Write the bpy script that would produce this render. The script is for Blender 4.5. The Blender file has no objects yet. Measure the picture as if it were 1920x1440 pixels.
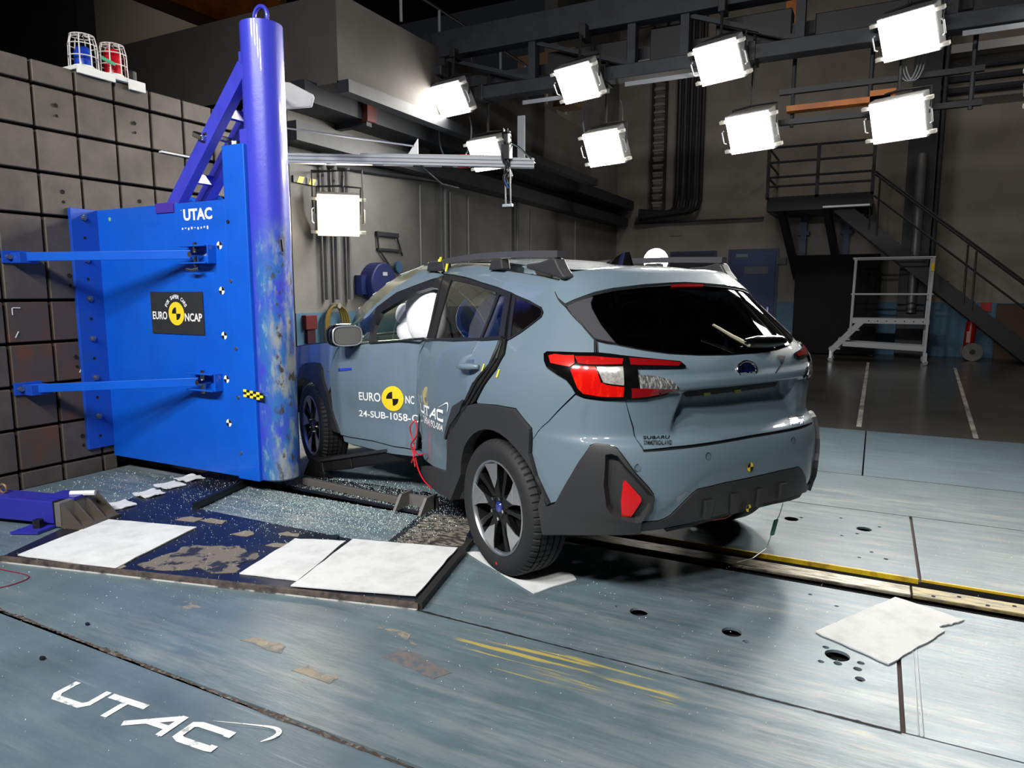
import bpy, bmesh, math, random
from mathutils import Vector, Matrix
S=bpy.context.scene; COL=S.collection
RD=random.Random(11)
R=math.radians
# ---------------------------------------------------------------- camera
cd=bpy.data.cameras.new('camera'); cam=bpy.data.objects.new('camera',cd); COL.objects.link(cam)
cam.location=(0,0,1.45); cam.rotation_euler=(R(82.5),0,R(27.4)); cd.sensor_width=36; cd.lens=1310/1920*36
cd.clip_end=200; S.camera=cam
# ---------------------------------------------------------------- world, exposure
W=bpy.data.worlds.new('hall_world'); S.world=W; W.use_nodes=True
W.node_tree.nodes['Background'].inputs[0].default_value=(.5,.55,.65,1); W.node_tree.nodes['Background'].inputs[1].default_value=.012
S.view_settings.view_transform='Standard'; S.view_settings.look='None'; S.view_settings.gamma=1; S.view_settings.use_curve_mapping=False
S.view_settings.exposure=0.0
# ---------------------------------------------------------------- large lamps out of frame: the rig on the camera's side of the track
def area(name,loc,target,power,sx,sy,col=(1,.97,.93),spread=180):
    l=bpy.data.lights.new(name,'AREA'); l.shape='RECTANGLE'; l.size=sx; l.size_y=sy; l.energy=power; l.color=col; l.spread=R(spread)
    o=bpy.data.objects.new(name,l); COL.objects.link(o); o.location=loc
    d=Vector(target)-Vector(loc); o.rotation_euler=d.to_track_quat('-Z','Y').to_euler(); return o
FRONT=[(-4.4,-1.5,5.0),(-2.9,-1.8,5.0),(-1.4,-1.9,5.0),(.1,-1.8,5.0)]
for q in FRONT: area('front_rig_floodlight',q,(-2.6,3.4,.9),80,.55,.45,(1,.995,.985),110)
BACK_W=27
# unseen fill lights added high up to brighten the far part
for q in ((-2,13,9.2),(5,13,9.2)): area('hall_fill',q,(q[0],q[1],0),105,1.6,.5,(1,.94,.86))
area('hall_fill',(-15,8.6,9.2),(-15,10.5,3),60,1.6,.5,(1,.93,.82))  # added fill, brightens the upper wall at far left
# ---------------------------------------------------------------- helpers
def lin(c):
    o=[]
    for x in c:
        x=x/255.; o.append(x/12.92 if x<=.04045 else ((x+.055)/1.055)**2.4)
    return tuple(o)+(1.,)
MC={}
def M(name,col=(128,128,128),rough=.5,metal=0.,coat=0.,spec=.5,noise=None,bump=0.,emit=0.,nscale=6.,stretch=(1,1,1),lo=.4,hi=.65,obj=True,trans=0.):
    # principled material; noise = second colour mixed in by a noise texture
    if name in MC: return MC[name]
    m=bpy.data.materials.new(name); m.use_nodes=True; nt=m.node_tree; b=nt.nodes['Principled BSDF']
    b.inputs['Base Color'].default_value=lin(col); b.inputs['Roughness'].default_value=rough; b.inputs['Metallic'].default_value=metal
    b.inputs['Coat Weight'].default_value=coat; b.inputs['Coat Roughness'].default_value=.04; b.inputs['Specular IOR Level'].default_value=spec
    b.inputs['Transmission Weight'].default_value=trans
    if emit: b.inputs['Emission Color'].default_value=lin(col); b.inputs['Emission Strength'].default_value=emit
    if noise or bump:
        tc=nt.nodes.new('ShaderNodeTexCoord'); mp=nt.nodes.new('ShaderNodeMapping'); mp.inputs['Scale'].default_value=stretch
        nt.links.new(tc.outputs['Object'],mp.inputs[0])
        n=nt.nodes.new('ShaderNodeTexNoise'); n.inputs['Scale'].default_value=nscale; n.inputs['Detail'].default_value=6; n.inputs['Roughness'].default_value=.62
        nt.links.new(mp.outputs[0],n.inputs['Vector'])
        if noise:
            r=nt.nodes.new('ShaderNodeMapRange'); r.inputs[1].default_value=lo; r.inputs[2].default_value=hi; nt.links.new(n.outputs[0],r.inputs[0])
            mx=nt.nodes.new('ShaderNodeMix'); mx.data_type='RGBA'; mx.inputs[6].default_value=lin(col); mx.inputs[7].default_value=lin(noise)
            nt.links.new(r.outputs[0],mx.inputs[0]); nt.links.new(mx.outputs[2],b.inputs['Base Color'])
        if bump:
            bp=nt.nodes.new('ShaderNodeBump'); bp.inputs['Strength'].default_value=bump; bp.inputs['Distance'].default_value=.01
            nt.links.new(n.outputs[0],bp.inputs['Height']); nt.links.new(bp.outputs[0],b.inputs['Normal'])
    MC[name]=m; return m
def glassM(name,tint,rough=.0,fac=.35):
    # tinted pane: transparent with a tint, plus a mirror coat by Fresnel
    m=bpy.data.materials.new(name); m.use_nodes=True; nt=m.node_tree; nt.nodes.clear()
    out=nt.nodes.new('ShaderNodeOutputMaterial'); t=nt.nodes.new('ShaderNodeBsdfTransparent'); t.inputs[0].default_value=lin(tint)
    g=nt.nodes.new('ShaderNodeBsdfGlossy'); g.inputs['Roughness'].default_value=rough; g.inputs[0].default_value=(.9,.92,.95,1)
    f=nt.nodes.new('ShaderNodeFresnel'); f.inputs[0].default_value=1.5; mx=nt.nodes.new('ShaderNodeMixShader')
    nt.links.new(f.outputs[0],mx.inputs[0]); nt.links.new(t.outputs[0],mx.inputs[1]); nt.links.new(g.outputs[0],mx.inputs[2]); nt.links.new(mx.outputs[0],out.inputs[0])
    MC[name]=m; return m
XF_={}   # root object -> inverse world matrix, to keep mesh data in the thing's own frame
def props(o,label=None,cat=None,group=None,kind=None):
    if label: o['label']=label
    if cat: o['category']=cat
    if group: o['group']=group
    if kind: o['kind']=kind
    return o
def thing(name,label,cat,loc=(0,0,0),rz=0,group=None):
    o=bpy.data.objects.new(name,None); COL.objects.link(o); o.location=loc; o.rotation_euler=(0,0,rz); o.empty_display_size=.1
    XF_[o.name]=(Matrix.Translation(loc)@Matrix.Rotation(rz,4,'Z')).inverted()
    return props(o,label,cat,group)
def rootof(o):
    while o.parent: o=o.parent
    return o
class MB:
    def __init__(s): s.v=[]; s.f=[]; s.mi=[]; s.cur=0
    def add(s,vs,fs):
        b=len(s.v); s.v+= [tuple(p) for p in vs]; s.f+=[tuple(b+i for i in f) for f in fs]; s.mi+=[s.cur]*len(fs); return s
    def box(s,a,b,rot=None,org=None):
        x0,y0,z0=a; x1,y1,z1=b
        vs=[Vector(p) for p in ((x0,y0,z0),(x1,y0,z0),(x1,y1,z0),(x0,y1,z0),(x0,y0,z1),(x1,y0,z1),(x1,y1,z1),(x0,y1,z1))]
        if rot is not None:
            o=Vector(org) if org is not None else sum(vs,Vector())/8; vs=[o+rot@(p-o) for p in vs]
        return s.add(vs,[(0,3,2,1),(4,5,6,7),(0,1,5,4),(1,2,6,5),(2,3,7,6),(3,0,4,7)])
    def hexa(s,q): return s.add(q,[(0,3,2,1),(4,5,6,7),(0,1,5,4),(1,2,6,5),(2,3,7,6),(3,0,4,7)])
    def bar(s,p,q,w,h,up=(0,0,1)):
        # rectangular bar from p to q, w wide and h high
        p=Vector(p);q=Vector(q); d=(q-p).normalized(); u=Vector(up); sd=d.cross(u)
        if sd.length<1e-4: sd=d.cross(Vector((1,0,0)))
        sd.normalize(); u=sd.cross(d); a=sd*w/2; c=u*h/2
        return s.hexa([p-a-c,p+a-c,q+a-c,q-a-c,p-a+c,p+a+c,q+a+c,q-a+c])
    def tube(s,pts,r,n=8,closed=False,caps=True):
        P=[Vector(p) for p in pts]; N=len(P); b=len(s.v); up=None; rs=r if isinstance(r,(list,tuple)) else [r]*N
        for i in range(N):
            if closed: d=P[(i+1)%N]-P[i-1]
            else: d=P[min(i+1,N-1)]-P[max(i-1,0)]
            d.normalize()
            if up is None: up=d.orthogonal().normalized()
            up=(up-d*up.dot(d)); 
            if up.length<1e-5: up=d.orthogonal()
            up.normalize(); sd=d.cross(up)
            for k in range(n):
                a=2*math.pi*k/n; s.v.append(tuple(P[i]+(up*math.cos(a)+sd*math.sin(a))*rs[i]))
        for i in range(N if closed else N-1):
            j=(i+1)%N
            for k in range(n):
                l=(k+1)%n; s.f.append((b+i*n+k,b+i*n+l,b+j*n+l,b+j*n+k)); s.mi.append(s.cur)
        if caps and not closed:
            s.f.append(tuple(b+k for k in reversed(range(n)))); s.f.append(tuple(b+(N-1)*n+k for k in range(n))); s.mi+=[s.cur]*2
        return s
    def cyl(s,p,q,r0,r1=None,n=20): return s.tube([p,q],[r0,r0 if r1 is None else r1],n)
    def prism(s,poly,off):
        # polygon of 3D points (ngon) swept along off
        n=len(poly); P=[Vector(p) for p in poly]; o=Vector(off)
        nr=Vector()
        for i in range(n): nr+=(P[i]-P[0]).cross(P[(i+1)%n]-P[0])
        if nr.dot(o)>0: P.reverse()
        s.add(P+[p+o for p in P],[tuple(range(n)),tuple(range(2*n-1,n-1,-1))]+[(i,n+i,n+(i+1)%n,(i+1)%n) for i in range(n)]); 
        return s
    def lathe(s,prof,org,ax,n=32,closed=False,mod=None):
        # profile of (radius, height) about axis ax through org
        o=Vector(org); a=Vector(ax).normalized(); e=a.orthogonal().normalized(); g=a.cross(e); m=len(prof); b=len(s.v)
        for k in range(n):
            t=2*math.pi*k/n; d=e*math.cos(t)+g*math.sin(t)
            for i,(r,h) in enumerate(prof):
                if mod: r+=mod(k,i)
                s.v.append(tuple(o+d*r+a*h))
        for k in range(n):
            l=(k+1)%n
            for i in range(m if closed else m-1):
                j=(i+1)%m; s.f.append((b+k*m+i,b+l*m+i,b+l*m+j,b+k*m+j)); s.mi.append(s.cur)
        return s
    def disc(s,c,nr,r,n=20,rx=None):
        c=Vector(c); a=Vector(nr).normalized(); e=a.orthogonal().normalized() if rx is None else Vector(rx); g=a.cross(e)
        return s.add([c+(e*math.cos(2*math.pi*k/n)+g*math.sin(2*math.pi*k/n))*r for k in range(n)],[tuple(range(n))])
    def build(s,name,mat,parent=None,smooth=False,bevel=0.,local=False,ang=38,label=None,cat=None,group=None,kind=None,seg=2):
        me=bpy.data.meshes.new(name); vs=s.v
        if parent is not None and not local:
            mi=XF_.get(rootof(parent).name)
            if mi is not None: vs=[tuple(mi@Vector(p)) for p in vs]
        me.from_pydata(vs,[],s.f); mats=mat if isinstance(mat,(list,tuple)) else [mat]
        for m in mats: me.materials.append(m)
        if len(mats)>1: me.polygons.foreach_set('material_index',s.mi)
        me.validate()
        bm=bmesh.new(); bm.from_mesh(me); bmesh.ops.recalc_face_normals(bm,faces=bm.faces); bm.to_mesh(me); bm.free()
        if smooth:
            me.polygons.foreach_set('use_smooth',[True]*len(me.polygons)); me.set_sharp_from_angle(angle=R(ang))
        o=bpy.data.objects.new(name,me); COL.objects.link(o)
        if parent is not None: o.parent=parent
        if bevel:
            bv=o.modifiers.new('bevel','BEVEL'); bv.width=bevel; bv.segments=seg; bv.limit_method='ANGLE'; bv.angle_limit=R(40)
        return props(o,label,cat,group,kind)
def fill(loops):
    # flat polygon with holes -> (verts2d, tris); loops of 2D points, first one outer
    bm=bmesh.new(); es=[]
    for lp in loops:
        vs=[bm.verts.new((x,y,0)) for x,y in lp]
        for i in range(len(vs)): es.append(bm.edges.new((vs[i],vs[(i+1)%len(vs)])))
    bmesh.ops.triangle_fill(bm,use_beauty=True,edges=es,normal=(0,0,1))
    bm.normal_update()
    for f in bm.faces:
        if f.normal.z<0: f.normal_flip()
    bm.verts.index_update(); v=[(p.co.x,p.co.y) for p in bm.verts]; f=[tuple(q.index for q in t.verts) for t in bm.faces]; bm.free(); return v,f
def slab(mb,loops,f3,thick):
    # fill loops, map by f3(x,y)->Vector, give it thickness vector
    v,f=fill(loops); th=Vector(thick); mb.add([f3(x,y) for x,y in v],f)
    mb.add([Vector(f3(x,y))+th for x,y in v],[tuple(reversed(t)) for t in f])
    for lp in loops:
        n=len(lp); a=[Vector(f3(x,y)) for x,y in lp]; mb.add(a+[p+th for p in a],[(i,n+i,n+(i+1)%n,(i+1)%n) for i in range(n)])
    return mb
def sm(P,n=6):
    # Catmull-Rom through the points, for wires and cables
    P=[Vector(p) for p in P]; o=[]
    for i in range(len(P)-1):
        a,b,c,d=P[max(i-1,0)],P[i],P[i+1],P[min(i+2,len(P)-1)]
        for k in range(n): t=k/n; o.append(.5*(2*b+(c-a)*t+(2*a-5*b+4*c-d)*t*t+(3*b-a-3*c+d)*t**3))
    return o+[P[-1]]
def circ(x,y,r,n=18): return [(x+r*math.cos(2*math.pi*k/n),y+r*math.sin(2*math.pi*k/n)) for k in range(n)]
def textmesh(txt,bold=.0,shear=0.):
    # built-in font -> 2D triangles scaled into the unit box
    c=bpy.data.curves.new('t','FONT'); c.body=txt; c.offset=bold; c.shear=shear; c.resolution_u=3
    o=bpy.data.objects.new('t',c); COL.objects.link(o); me=bpy.data.meshes.new_from_object(o.evaluated_get(bpy.context.evaluated_depsgraph_get()))
    v=[(p.co.x,p.co.y) for p in me.vertices]; f=[tuple(p.vertices) for p in me.polygons]
    bpy.data.objects.remove(o); bpy.data.curves.remove(c); bpy.data.meshes.remove(me)
    x0=min(a for a,b in v);x1=max(a for a,b in v);y0=min(b for a,b in v);y1=max(b for a,b in v)
    return [((a-x0)/(x1-x0),(b-y0)/(y1-y0)) for a,b in v],f
def ribbon(pts,w):
    # flat stroke along a 2D polyline -> verts, quads (mitred)
    n=len(pts); L=[];Rr=[]
    for i in range(n):
        a=Vector(pts[max(i-1,0)]);b=Vector(pts[i]);c=Vector(pts[min(i+1,n-1)])
        d0=(b-a).normalized() if i else (c-b).normalized(); d1=(c-b).normalized() if i<n-1 else d0
        n0=Vector((-d0.y,d0.x));n1=Vector((-d1.y,d1.x)); m=(n0+n1).normalized(); k=1/max(.5,m.dot(n0))
        ww=w[i] if isinstance(w,(list,tuple)) else w
        L.append(b+m*k*ww/2);Rr.append(b-m*k*ww/2)
    v=[tuple(p) for p in L]+[tuple(p) for p in Rr]; f=[(i,n+i,n+i+1,i+1) for i in range(n-1)]; return v,f
def utac(swoosh=True):
    # the laboratory's squared lettering in a frame one unit high
    w=.24; q=w/2; V=[];F=[];lay=[0]
    def put(p,ww=w):
        v,f=ribbon(p,ww); b=len(V); V.extend([(a[0],a[1],lay[0]) for a in v]); lay[0]+=1; F.extend([tuple(b+i for i in t) for t in f])
    put([(q,1),(q,.3),(q+.18,q),(1.42,q),(1.6,.3),(1.6,1)])
    put([(1.85,1-q),(3.45,1-q)]); put([(2.65,1-w),(2.65,0)])
    put([(3.5,0),(4.95,1-q),(5.06,1-q)]); put([(5.0,1),(5.0,0)]); put([(4.0,.36),(4.9,.36)],.2)
    put([(6.9,.72),(6.9,.88),(6.78,1-q),(5.75,1-q),(5.55,.8),(5.55,.2),(5.75,q),(6.78,q),(6.9,.14),(6.9,.3)])
    if swoosh:
        p=[tuple(q)[:2] for q in sm([(5.95,1.16,0),(7.1,1.46,0),(7.85,1.62,0),(8.16,1.52,0),(8.18,1.28,0),(7.98,.95,0)],5)]
        put(p,[.02+.26*math.sin(math.pi*min(1,i/(len(p)-1)))*(i/(len(p)-1))**1.1 for i in range(len(p))])
    return V,F
# ---------------------------------------------------------------- materials
def steel_floor(name,base,light,amount,yellow=True):
    # painted steel plate: paint, streaks worn along the travel direction, grit and yellow paint remains
    m=bpy.data.materials.new(name); m.use_nodes=True; nt=m.node_tree; b=nt.nodes['Principled BSDF']; N=nt.nodes.new; L=nt.links.new
    tc=N('ShaderNodeTexCoord'); sx=N('ShaderNodeSeparateXYZ'); L(tc.outputs['Object'],sx.inputs[0])
    def noise(scale,st,det=5,ro=.6):
        mp=N('ShaderNodeMapping'); mp.inputs['Scale'].default_value=st; L(tc.outputs['Object'],mp.inputs[0]); n=N('ShaderNodeTexNoise')
        n.inputs['Scale'].default_value=scale; n.inputs['Detail'].default_value=det; n.inputs['Roughness'].default_value=ro; L(mp.outputs[0],n.inputs['Vector']); return n.outputs[0]
    def rng(x,a,c,lo=0.,hi=1.):
        r=N('ShaderNodeMapRange'); r.inputs[1].default_value=a; r.inputs[2].default_value=c; r.inputs[3].default_value=lo; r.inputs[4].default_value=hi; L(x,r.inputs[0]); return r.outputs[0]
    def mul(x,y):
        k=N('ShaderNodeMath'); k.operation='MULTIPLY'; L(x,k.inputs[0])
        if isinstance(y,float): k.inputs[1].default_value=y
        else: L(y,k.inputs[1])
        return k.outputs[0]
    def mix(f,a,c):
        k=N('ShaderNodeMix'); k.data_type='RGBA'; L(f,k.inputs[0])
        for i,x in ((6,a),(7,c)):
            if isinstance(x,tuple): k.inputs[i].default_value=x
            else: L(x,k.inputs[i])
        return k.outputs[2]
    st=noise(2.6,(.7,5.5,1),9,.74); big=noise(.55,(.55,1.3,1),3)
    wear=mul(rng(st,.44,.62),rng(big,.36,.60)); wear=mul(wear,amount)
    c=mix(rng(noise(3.,(1,1,1),4),.35,.7),lin(base),lin(tuple(int(x*.86) for x in base)))
    c=mix(wear,c,lin(light))
    sc=mul(rng(noise(6,(.3,12,1),4,.6),  .63,.70),.2); c=mix(sc,c,lin((176,184,186)))
    ch=mul(rng(noise(2.6,(.6,1.6,1),6,.7),.665,.685),.8); c=mix(ch,c,lin((150,138,120)))
    if yellow:
        yb=N('ShaderNodeMath'); yb.operation='COMPARE'; yb.inputs[1].default_value=2.36; yb.inputs[2].default_value=.13; L(sx.outputs[1],yb.inputs[0])
        xa=rng(sx.outputs[0],-1.85,-1.6); xb=rng(sx.outputs[0],.1,-.1)
        y=mul(mul(mul(yb.outputs[0],xa),xb),rng(noise(2.0,(.7,13,1),4,.55),.56,.62)); y=mul(y,rng(noise(1.0,(1.2,.3,1),2),.50,.56)); c=mix(mul(y,.85),c,lin((196,176,84)))
    L(c,b.inputs['Base Color'])
    ro=N('ShaderNodeMapRange'); ro.inputs[3].default_value=.34; ro.inputs[4].default_value=.52; L(noise(4,(.8,2.4,1),5),ro.inputs[0]); L(ro.outputs[0],b.inputs['Roughness'])
    b.inputs['Metallic'].default_value=.15
    bp=N('ShaderNodeBump'); bp.inputs['Strength'].default_value=.16; bp.inputs['Distance'].default_value=.01; L(noise(26,(.5,2,1),5,.6),bp.inputs['Height']); L(bp.outputs[0],b.inputs['Normal'])
    MC[name]=m; return m
PLATE=steel_floor('floor_plate_paint',(100,119,127),(150,154,152),.85)
PLATE_N=steel_floor('floor_plate_near',(96,115,125),(136,146,147),.3)
PLATE_F=steel_floor('floor_plate_far',(95,112,119),(144,148,145),.75,False)
CONC=M('polished_concrete',(74,72,68),.22,noise=(54,53,51),nscale=1.2,lo=.35,hi=.7,bump=.03)
PITM=M('pit_black',(16,16,16),.8)
SEAM=M('weld_rust',(74,62,54),.75,metal=.3,noise=(150,148,142),nscale=40,lo=.5,hi=.75,bump=.5)
MAROON=M('rusty_gap',(52,30,28),.8)
RAILM=M('rail_worn_steel',(164,158,140),.34,metal=.5,noise=(88,82,72),nscale=9,stretch=(1,6,1),lo=.42,hi=.62)
RAILY=M('rail_worn_yellow',(150,134,86),.45,metal=.2,noise=(92,86,74),nscale=14,stretch=(.6,3,1),lo=.45,hi=.6)
YEL=M('yellow_edge_paint',(206,172,20),.5,noise=(120,90,20),nscale=12,lo=.5,hi=.75)
WALLP=M('wall_paint',(128,126,122),.75,noise=(112,110,106),nscale=1.5,bump=.05)
WALLB=M('wall_back_paint',(142,136,126),.75,noise=(128,122,114),nscale=1.3,bump=.05)
DADO=M('dado_blue',(78,116,140),.6,noise=(64,100,126),nscale=2)
DARKW=M('dark_wall',(40,40,39),.85,noise=(32,32,31),nscale=2)
VOLM=M('grey_render',(84,79,75),.85,noise=(72,68,65),nscale=1)
STEELD=M('dark_steel_paint',(44,47,53),.55,noise=(34,36,40),nscale=5)
STAIRM=M('stair_black',(30,32,36),.5)
BLUEST=M('blue_steel',(36,52,92),.5)
ORANGE=M('crane_orange',(196,112,22),.5,noise=(160,84,16),nscale=3)
BROWN=M('crane_brown',(96,64,38),.6)
BLOCKM=M('iron_block',(96,88,79),.58,metal=.2,noise=(68,62,57),nscale=3.2,lo=.32,hi=.7,bump=.08)
BLOCKR=M('iron_block_rusty',(80,70,62),.6,metal=.2,noise=(112,66,40),nscale=4.2,lo=.5,hi=.72,bump=.08)
HOLE=M('hole_black',(8,8,8),.9)
BLUE=M('bright_blue_paint',(6,88,200),.36,coat=.25,noise=(6,82,190),nscale=3)
BLUED=M('flange_blue',(14,70,176),.45,coat=.1,noise=(34,74,150),nscale=7,lo=.5,hi=.8)
POLEB=M('pole_blue',(58,62,186),.4,coat=.25,noise=(50,54,172),nscale=5)
CHROME=M('bright_metal',(205,205,200),.18,metal=1)
ZINC=M('zinc_bolt',(150,152,152),.35,metal=.9)
ALU=M('aluminium',(196,198,200),.4,metal=.75)
ALUW=M('white_aluminium',(178,180,182),.5)
WHITE=M('white_matt',(226,226,222),.7)
BLACKP=M('black_plastic',(16,16,17),.45)
SHEET=M('absorbent_fleece',(214,215,213),.95,noise=(192,193,191),nscale=9,lo=.45,hi=.75,bump=.15)
SIGNK=M('sign_dark',(40,42,44),.5); SIGNY=M('sign_yellow',(238,206,40),.5)
TXW=M('white_print',(235,236,234),.6); TXK=M('black_print',(14,14,14),.6); TXY=M('yellow_print',(240,220,60),.55)
TXWORN=M('worn_white_paint',(225,226,222),.6,noise=(128,136,140),nscale=14,stretch=(1,1,1),lo=.56,hi=.66)
REDM=M('red_gloss',(170,16,18),.35)
NAVY=M('navy_plate',(22,25,38),.36,noise=(34,35,38),nscale=4,lo=.45,hi=.62,bump=.05)
PEEL=M('peeled_paint',(112,104,94),.7,noise=(30,34,54),nscale=9,stretch=(1,1,1),lo=.50,hi=.56,bump=.2)
CHARRED=M('torn_carpet',(126,118,106),.85,noise=(40,37,34),nscale=7,stretch=(2.5,6,1),lo=.42,hi=.56,bump=.6)
GLASSD=M('broken_glass',(206,226,218),.12,spec=.8,trans=.0)
# pole with scraped paint low down on the struck side
def scraped():
    m=bpy.data.materials.new('scraped_pole_paint'); m.use_nodes=True; nt=m.node_tree; b=nt.nodes['Principled BSDF']; N=nt.nodes.new; L=nt.links.new
    tc=N('ShaderNodeTexCoord'); sp=N('ShaderNodeSeparateXYZ'); L(tc.outputs['Object'],sp.inputs[0])
    def noise(s,st,d=6,ro=.65):
        mp=N('ShaderNodeMapping'); mp.inputs['Scale'].default_value=st; L(tc.outputs['Object'],mp.inputs[0]); n=N('ShaderNodeTexNoise'); n.inputs['Scale'].default_value=s; n.inputs['Detail'].default_value=d; n.inputs['Roughness'].default_value=ro; L(mp.outputs[0],n.inputs['Vector']); return n.outputs[0]
    def rng(x,a,c,lo=0.,hi=1.):
        r=N('ShaderNodeMapRange'); r.inputs[1].default_value=a; r.inputs[2].default_value=c; r.inputs[3].default_value=lo; r.inputs[4].default_value=hi; L(x,r.inputs[0]); return r.outputs[0]
    def mul(x,y):
        k=N('ShaderNodeMath'); k.operation='MULTIPLY'; L(x,k.inputs[0]); L(y,k.inputs[1]); return k.outputs[0]
    def mix(f,a,c):
        k=N('ShaderNodeMix'); k.data_type='RGBA'; L(f,k.inputs[0])
        for i,x in ((6,a),(7,c)):
            if isinstance(x,tuple): k.inputs[i].default_value=x
            else: L(x,k.inputs[i])
        return k.outputs[2]
    zone=mul(rng(sp.outputs[2],2.0,1.55),rng(sp.outputs[0],-.06,.03))
    low=mul(rng(sp.outputs[2],.62,.3),rng(sp.outputs[0],-.12,-.02))
    k=N('ShaderNodeMath'); k.operation='MAXIMUM'; L(zone,k.inputs[0]); L(low,k.inputs[1]); zone=k.outputs[0]
    c=mix(mul(zone,rng(noise(6,(1,1,.5)),.36,.52)),lin((58,62,186)),lin((44,100,166)))
    c=mix(mul(zone,rng(noise(11,(1.4,1.4,.5)),.53,.64)),c,lin((112,146,164)))
    hot=mul(rng(sp.outputs[2],1.95,1.7),rng(sp.outputs[0],.05,.12))
    c=mix(mul(hot,rng(noise(8,(1,1,.35)),.47,.6)),c,lin((142,146,144)))
    c=mix(mul(hot,rng(noise(17,(1,1,.6)),.56,.62)),c,lin((66,58,48)))
    L(c,b.inputs['Base Color']); b.inputs['Roughness'].default_value=.36; b.inputs['Coat Weight'].default_value=.2
    bp=N('ShaderNodeBump'); bp.inputs['Strength'].default_value=.2; bp.inputs['Distance'].default_value=.006; L(noise(20,(1,1,1)),bp.inputs['Height']); L(bp.outputs[0],b.inputs['Normal'])
    return m
SCRAPED=scraped()
# ---------------------------------------------------------------- the hall
def struct(name,mb,mat,parent=None,**k): return mb.build(name,mat,parent,kind=None if parent else 'structure',**k)
XL=-6.42; YB=18.6; HC=9.6
fl=struct('floor',MB().box((-20,8.16,-.3),(12,YB+.2,0)).box((-20,-10,-.62),(12,8.16,-.30)),[CONC])
# blue steel plates of the test pit, each with its joints (recessed), holes cut through
def plate(x0,y0,x1,y1,mat,holes=(),name='floor_plate',d=.012):
    g=.004; mb=MB()
    slab(mb,[[(x0+g,y0+g),(x1-g,y0+g),(x1-g,y1-g),(x0+g,y1-g)]]+[circ(x,y,r,20) for x,y,r in holes],lambda x,y:Vector((x,y,0)),(0,0,-.012 if holes else -d))
    return mb.build(name,mat,fl)
plate(-5.53,-10,12,1.61,PLATE_N); plate(-5.53,1.625,12,2.505,PLATE)
HC_=[(-.88,2.96,.042),(-.468,2.957,.042),(-.055,2.951,.047),(-.985,2.968,.012),(-.4,2.90,.014),(-.10,3.0,.013),(.03,2.93,.014),(-.05,2.885,.016),(.02,2.875,.016),(-.11,2.87,.012),(.03,2.80,.018),(-.2,3.52,.010),(-.08,3.44,.010)]
plate(-5.53,2.505,.160,3.645,PLATE,HC_)
plate(.168,2.505,12,3.645,PLATE)
HD=[(-.403,4.692,.043),(.015,4.69,.043),(-.35,4.75,.012),(-.02,4.58,.012),(.10,4.78,.011),(-.12,4.86,.011),(-.1,4.5,.01),(.06,4.28,.01),(.13,4.2,.012),(.0,4.16,.01)]
plate(-5.40,3.975,.276,5.10,PLATE_F,HD); plate(.284,3.975,12,5.10,PLATE_F)
plate(-6.40,5.105,12,6.10,PLATE_F); plate(-6.40,6.105,-.02,8.15,PLATE_N); plate(-.015,6.105,12,8.15,PLATE_N)
# weld bead and rusty joints in the plate gaps
def jag(name,x0,y0,x1,y1,w,mat,n=70,z=.0015):
    a=[];b=[]
    for i in range(n+1):
        t=i/n; x=x0+(x1-x0)*t; y=y0+(y1-y0)*t; k=w*(.12+.75*abs(math.sin(i*.11+x0)*math.sin(i*.037+1))+.5*RD.random()); a.append((x+RD.uniform(-.003,.003),y-k/2)); b.append((x+RD.uniform(-.003,.003),y+k*(.3+.5*RD.random())))
    mb=MB(); mb.add([(x,y,z+RD.uniform(0,.0008)) for x,y in a+b],[(i,i+1,n+2+i,n+1+i) for i in range(n)]); mb.build(name,mat,fl)
jag('weld_bead',-5.5,1.64,2,1.585,.020,SEAM,700); jag('weld_bead',-1.8,2.505,.16,2.50,.012,PITM,120); jag('weld_bead',-3,5.1,3,5.1,.008,SEAM,120); jag('weld_bead',-3,6.1,3,6.1,.010,SEAM,120)
MB().box((.157,2.5,-.05),(.175,3.65,-.012)).build('rusty_joint',MAROON,fl); MB().box((.272,3.97,-.05),(.288,5.11,-.015)).build('rusty_joint',MAROON,fl)
for x in (.222,.235): MB().tube([(x,3.6,.001),(x-.012,2.51,.001)],.0025,5).build('weld_bead',ALU,fl)
# tow track: rail in its slot, yellow lip
MB().box((-14,3.772,-.030),(.235,3.892,-.012)).build('tow_rail',RAILM,fl,bevel=.004)
MB().box((.242,3.772,-.030),(12,3.892,-.012)).build('tow_rail',RAILY,fl,bevel=.004)
for i in range(9): MB().cyl((.33+i*.11,3.80+.05*(i%2),-.013),(.33+i*.11,3.80+.05*(i%2),-.010),.009,n=10).build('rail_bolt',HOLE,fl)
MB().box((-14,3.80,-.3),(12,3.865,-.031)).build('rail_web',PITM,fl); MB().box((-14,3.5,-.298),(12,4.1,-.29)).build('slot_floor',PITM,fl)
MB().box((-5.5,3.4,-.29),(12,3.40,-.06)).box((-5.5,2.52,-.06),(.15,3.64,-.045)).box((-5.4,3.98,-.06),(.27,5.09,-.045)).build('under_plate',PITM,fl)
MB().box((-5.4,3.962,-.3),(12,3.972,-.024)).build('slot_side',PITM,fl); MB().box((.286,3.964,-.010),(12,3.978,.0012)).build('yellow_edge',YEL,fl); MB().box((.286,3.960,-.03),(12,3.972,-.010)).build('slot_side',PITM,fl)
MB().box((-5.4,3.964,-.024),(.274,3.978,.0015)).build('yellow_edge',YEL,fl)
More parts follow.
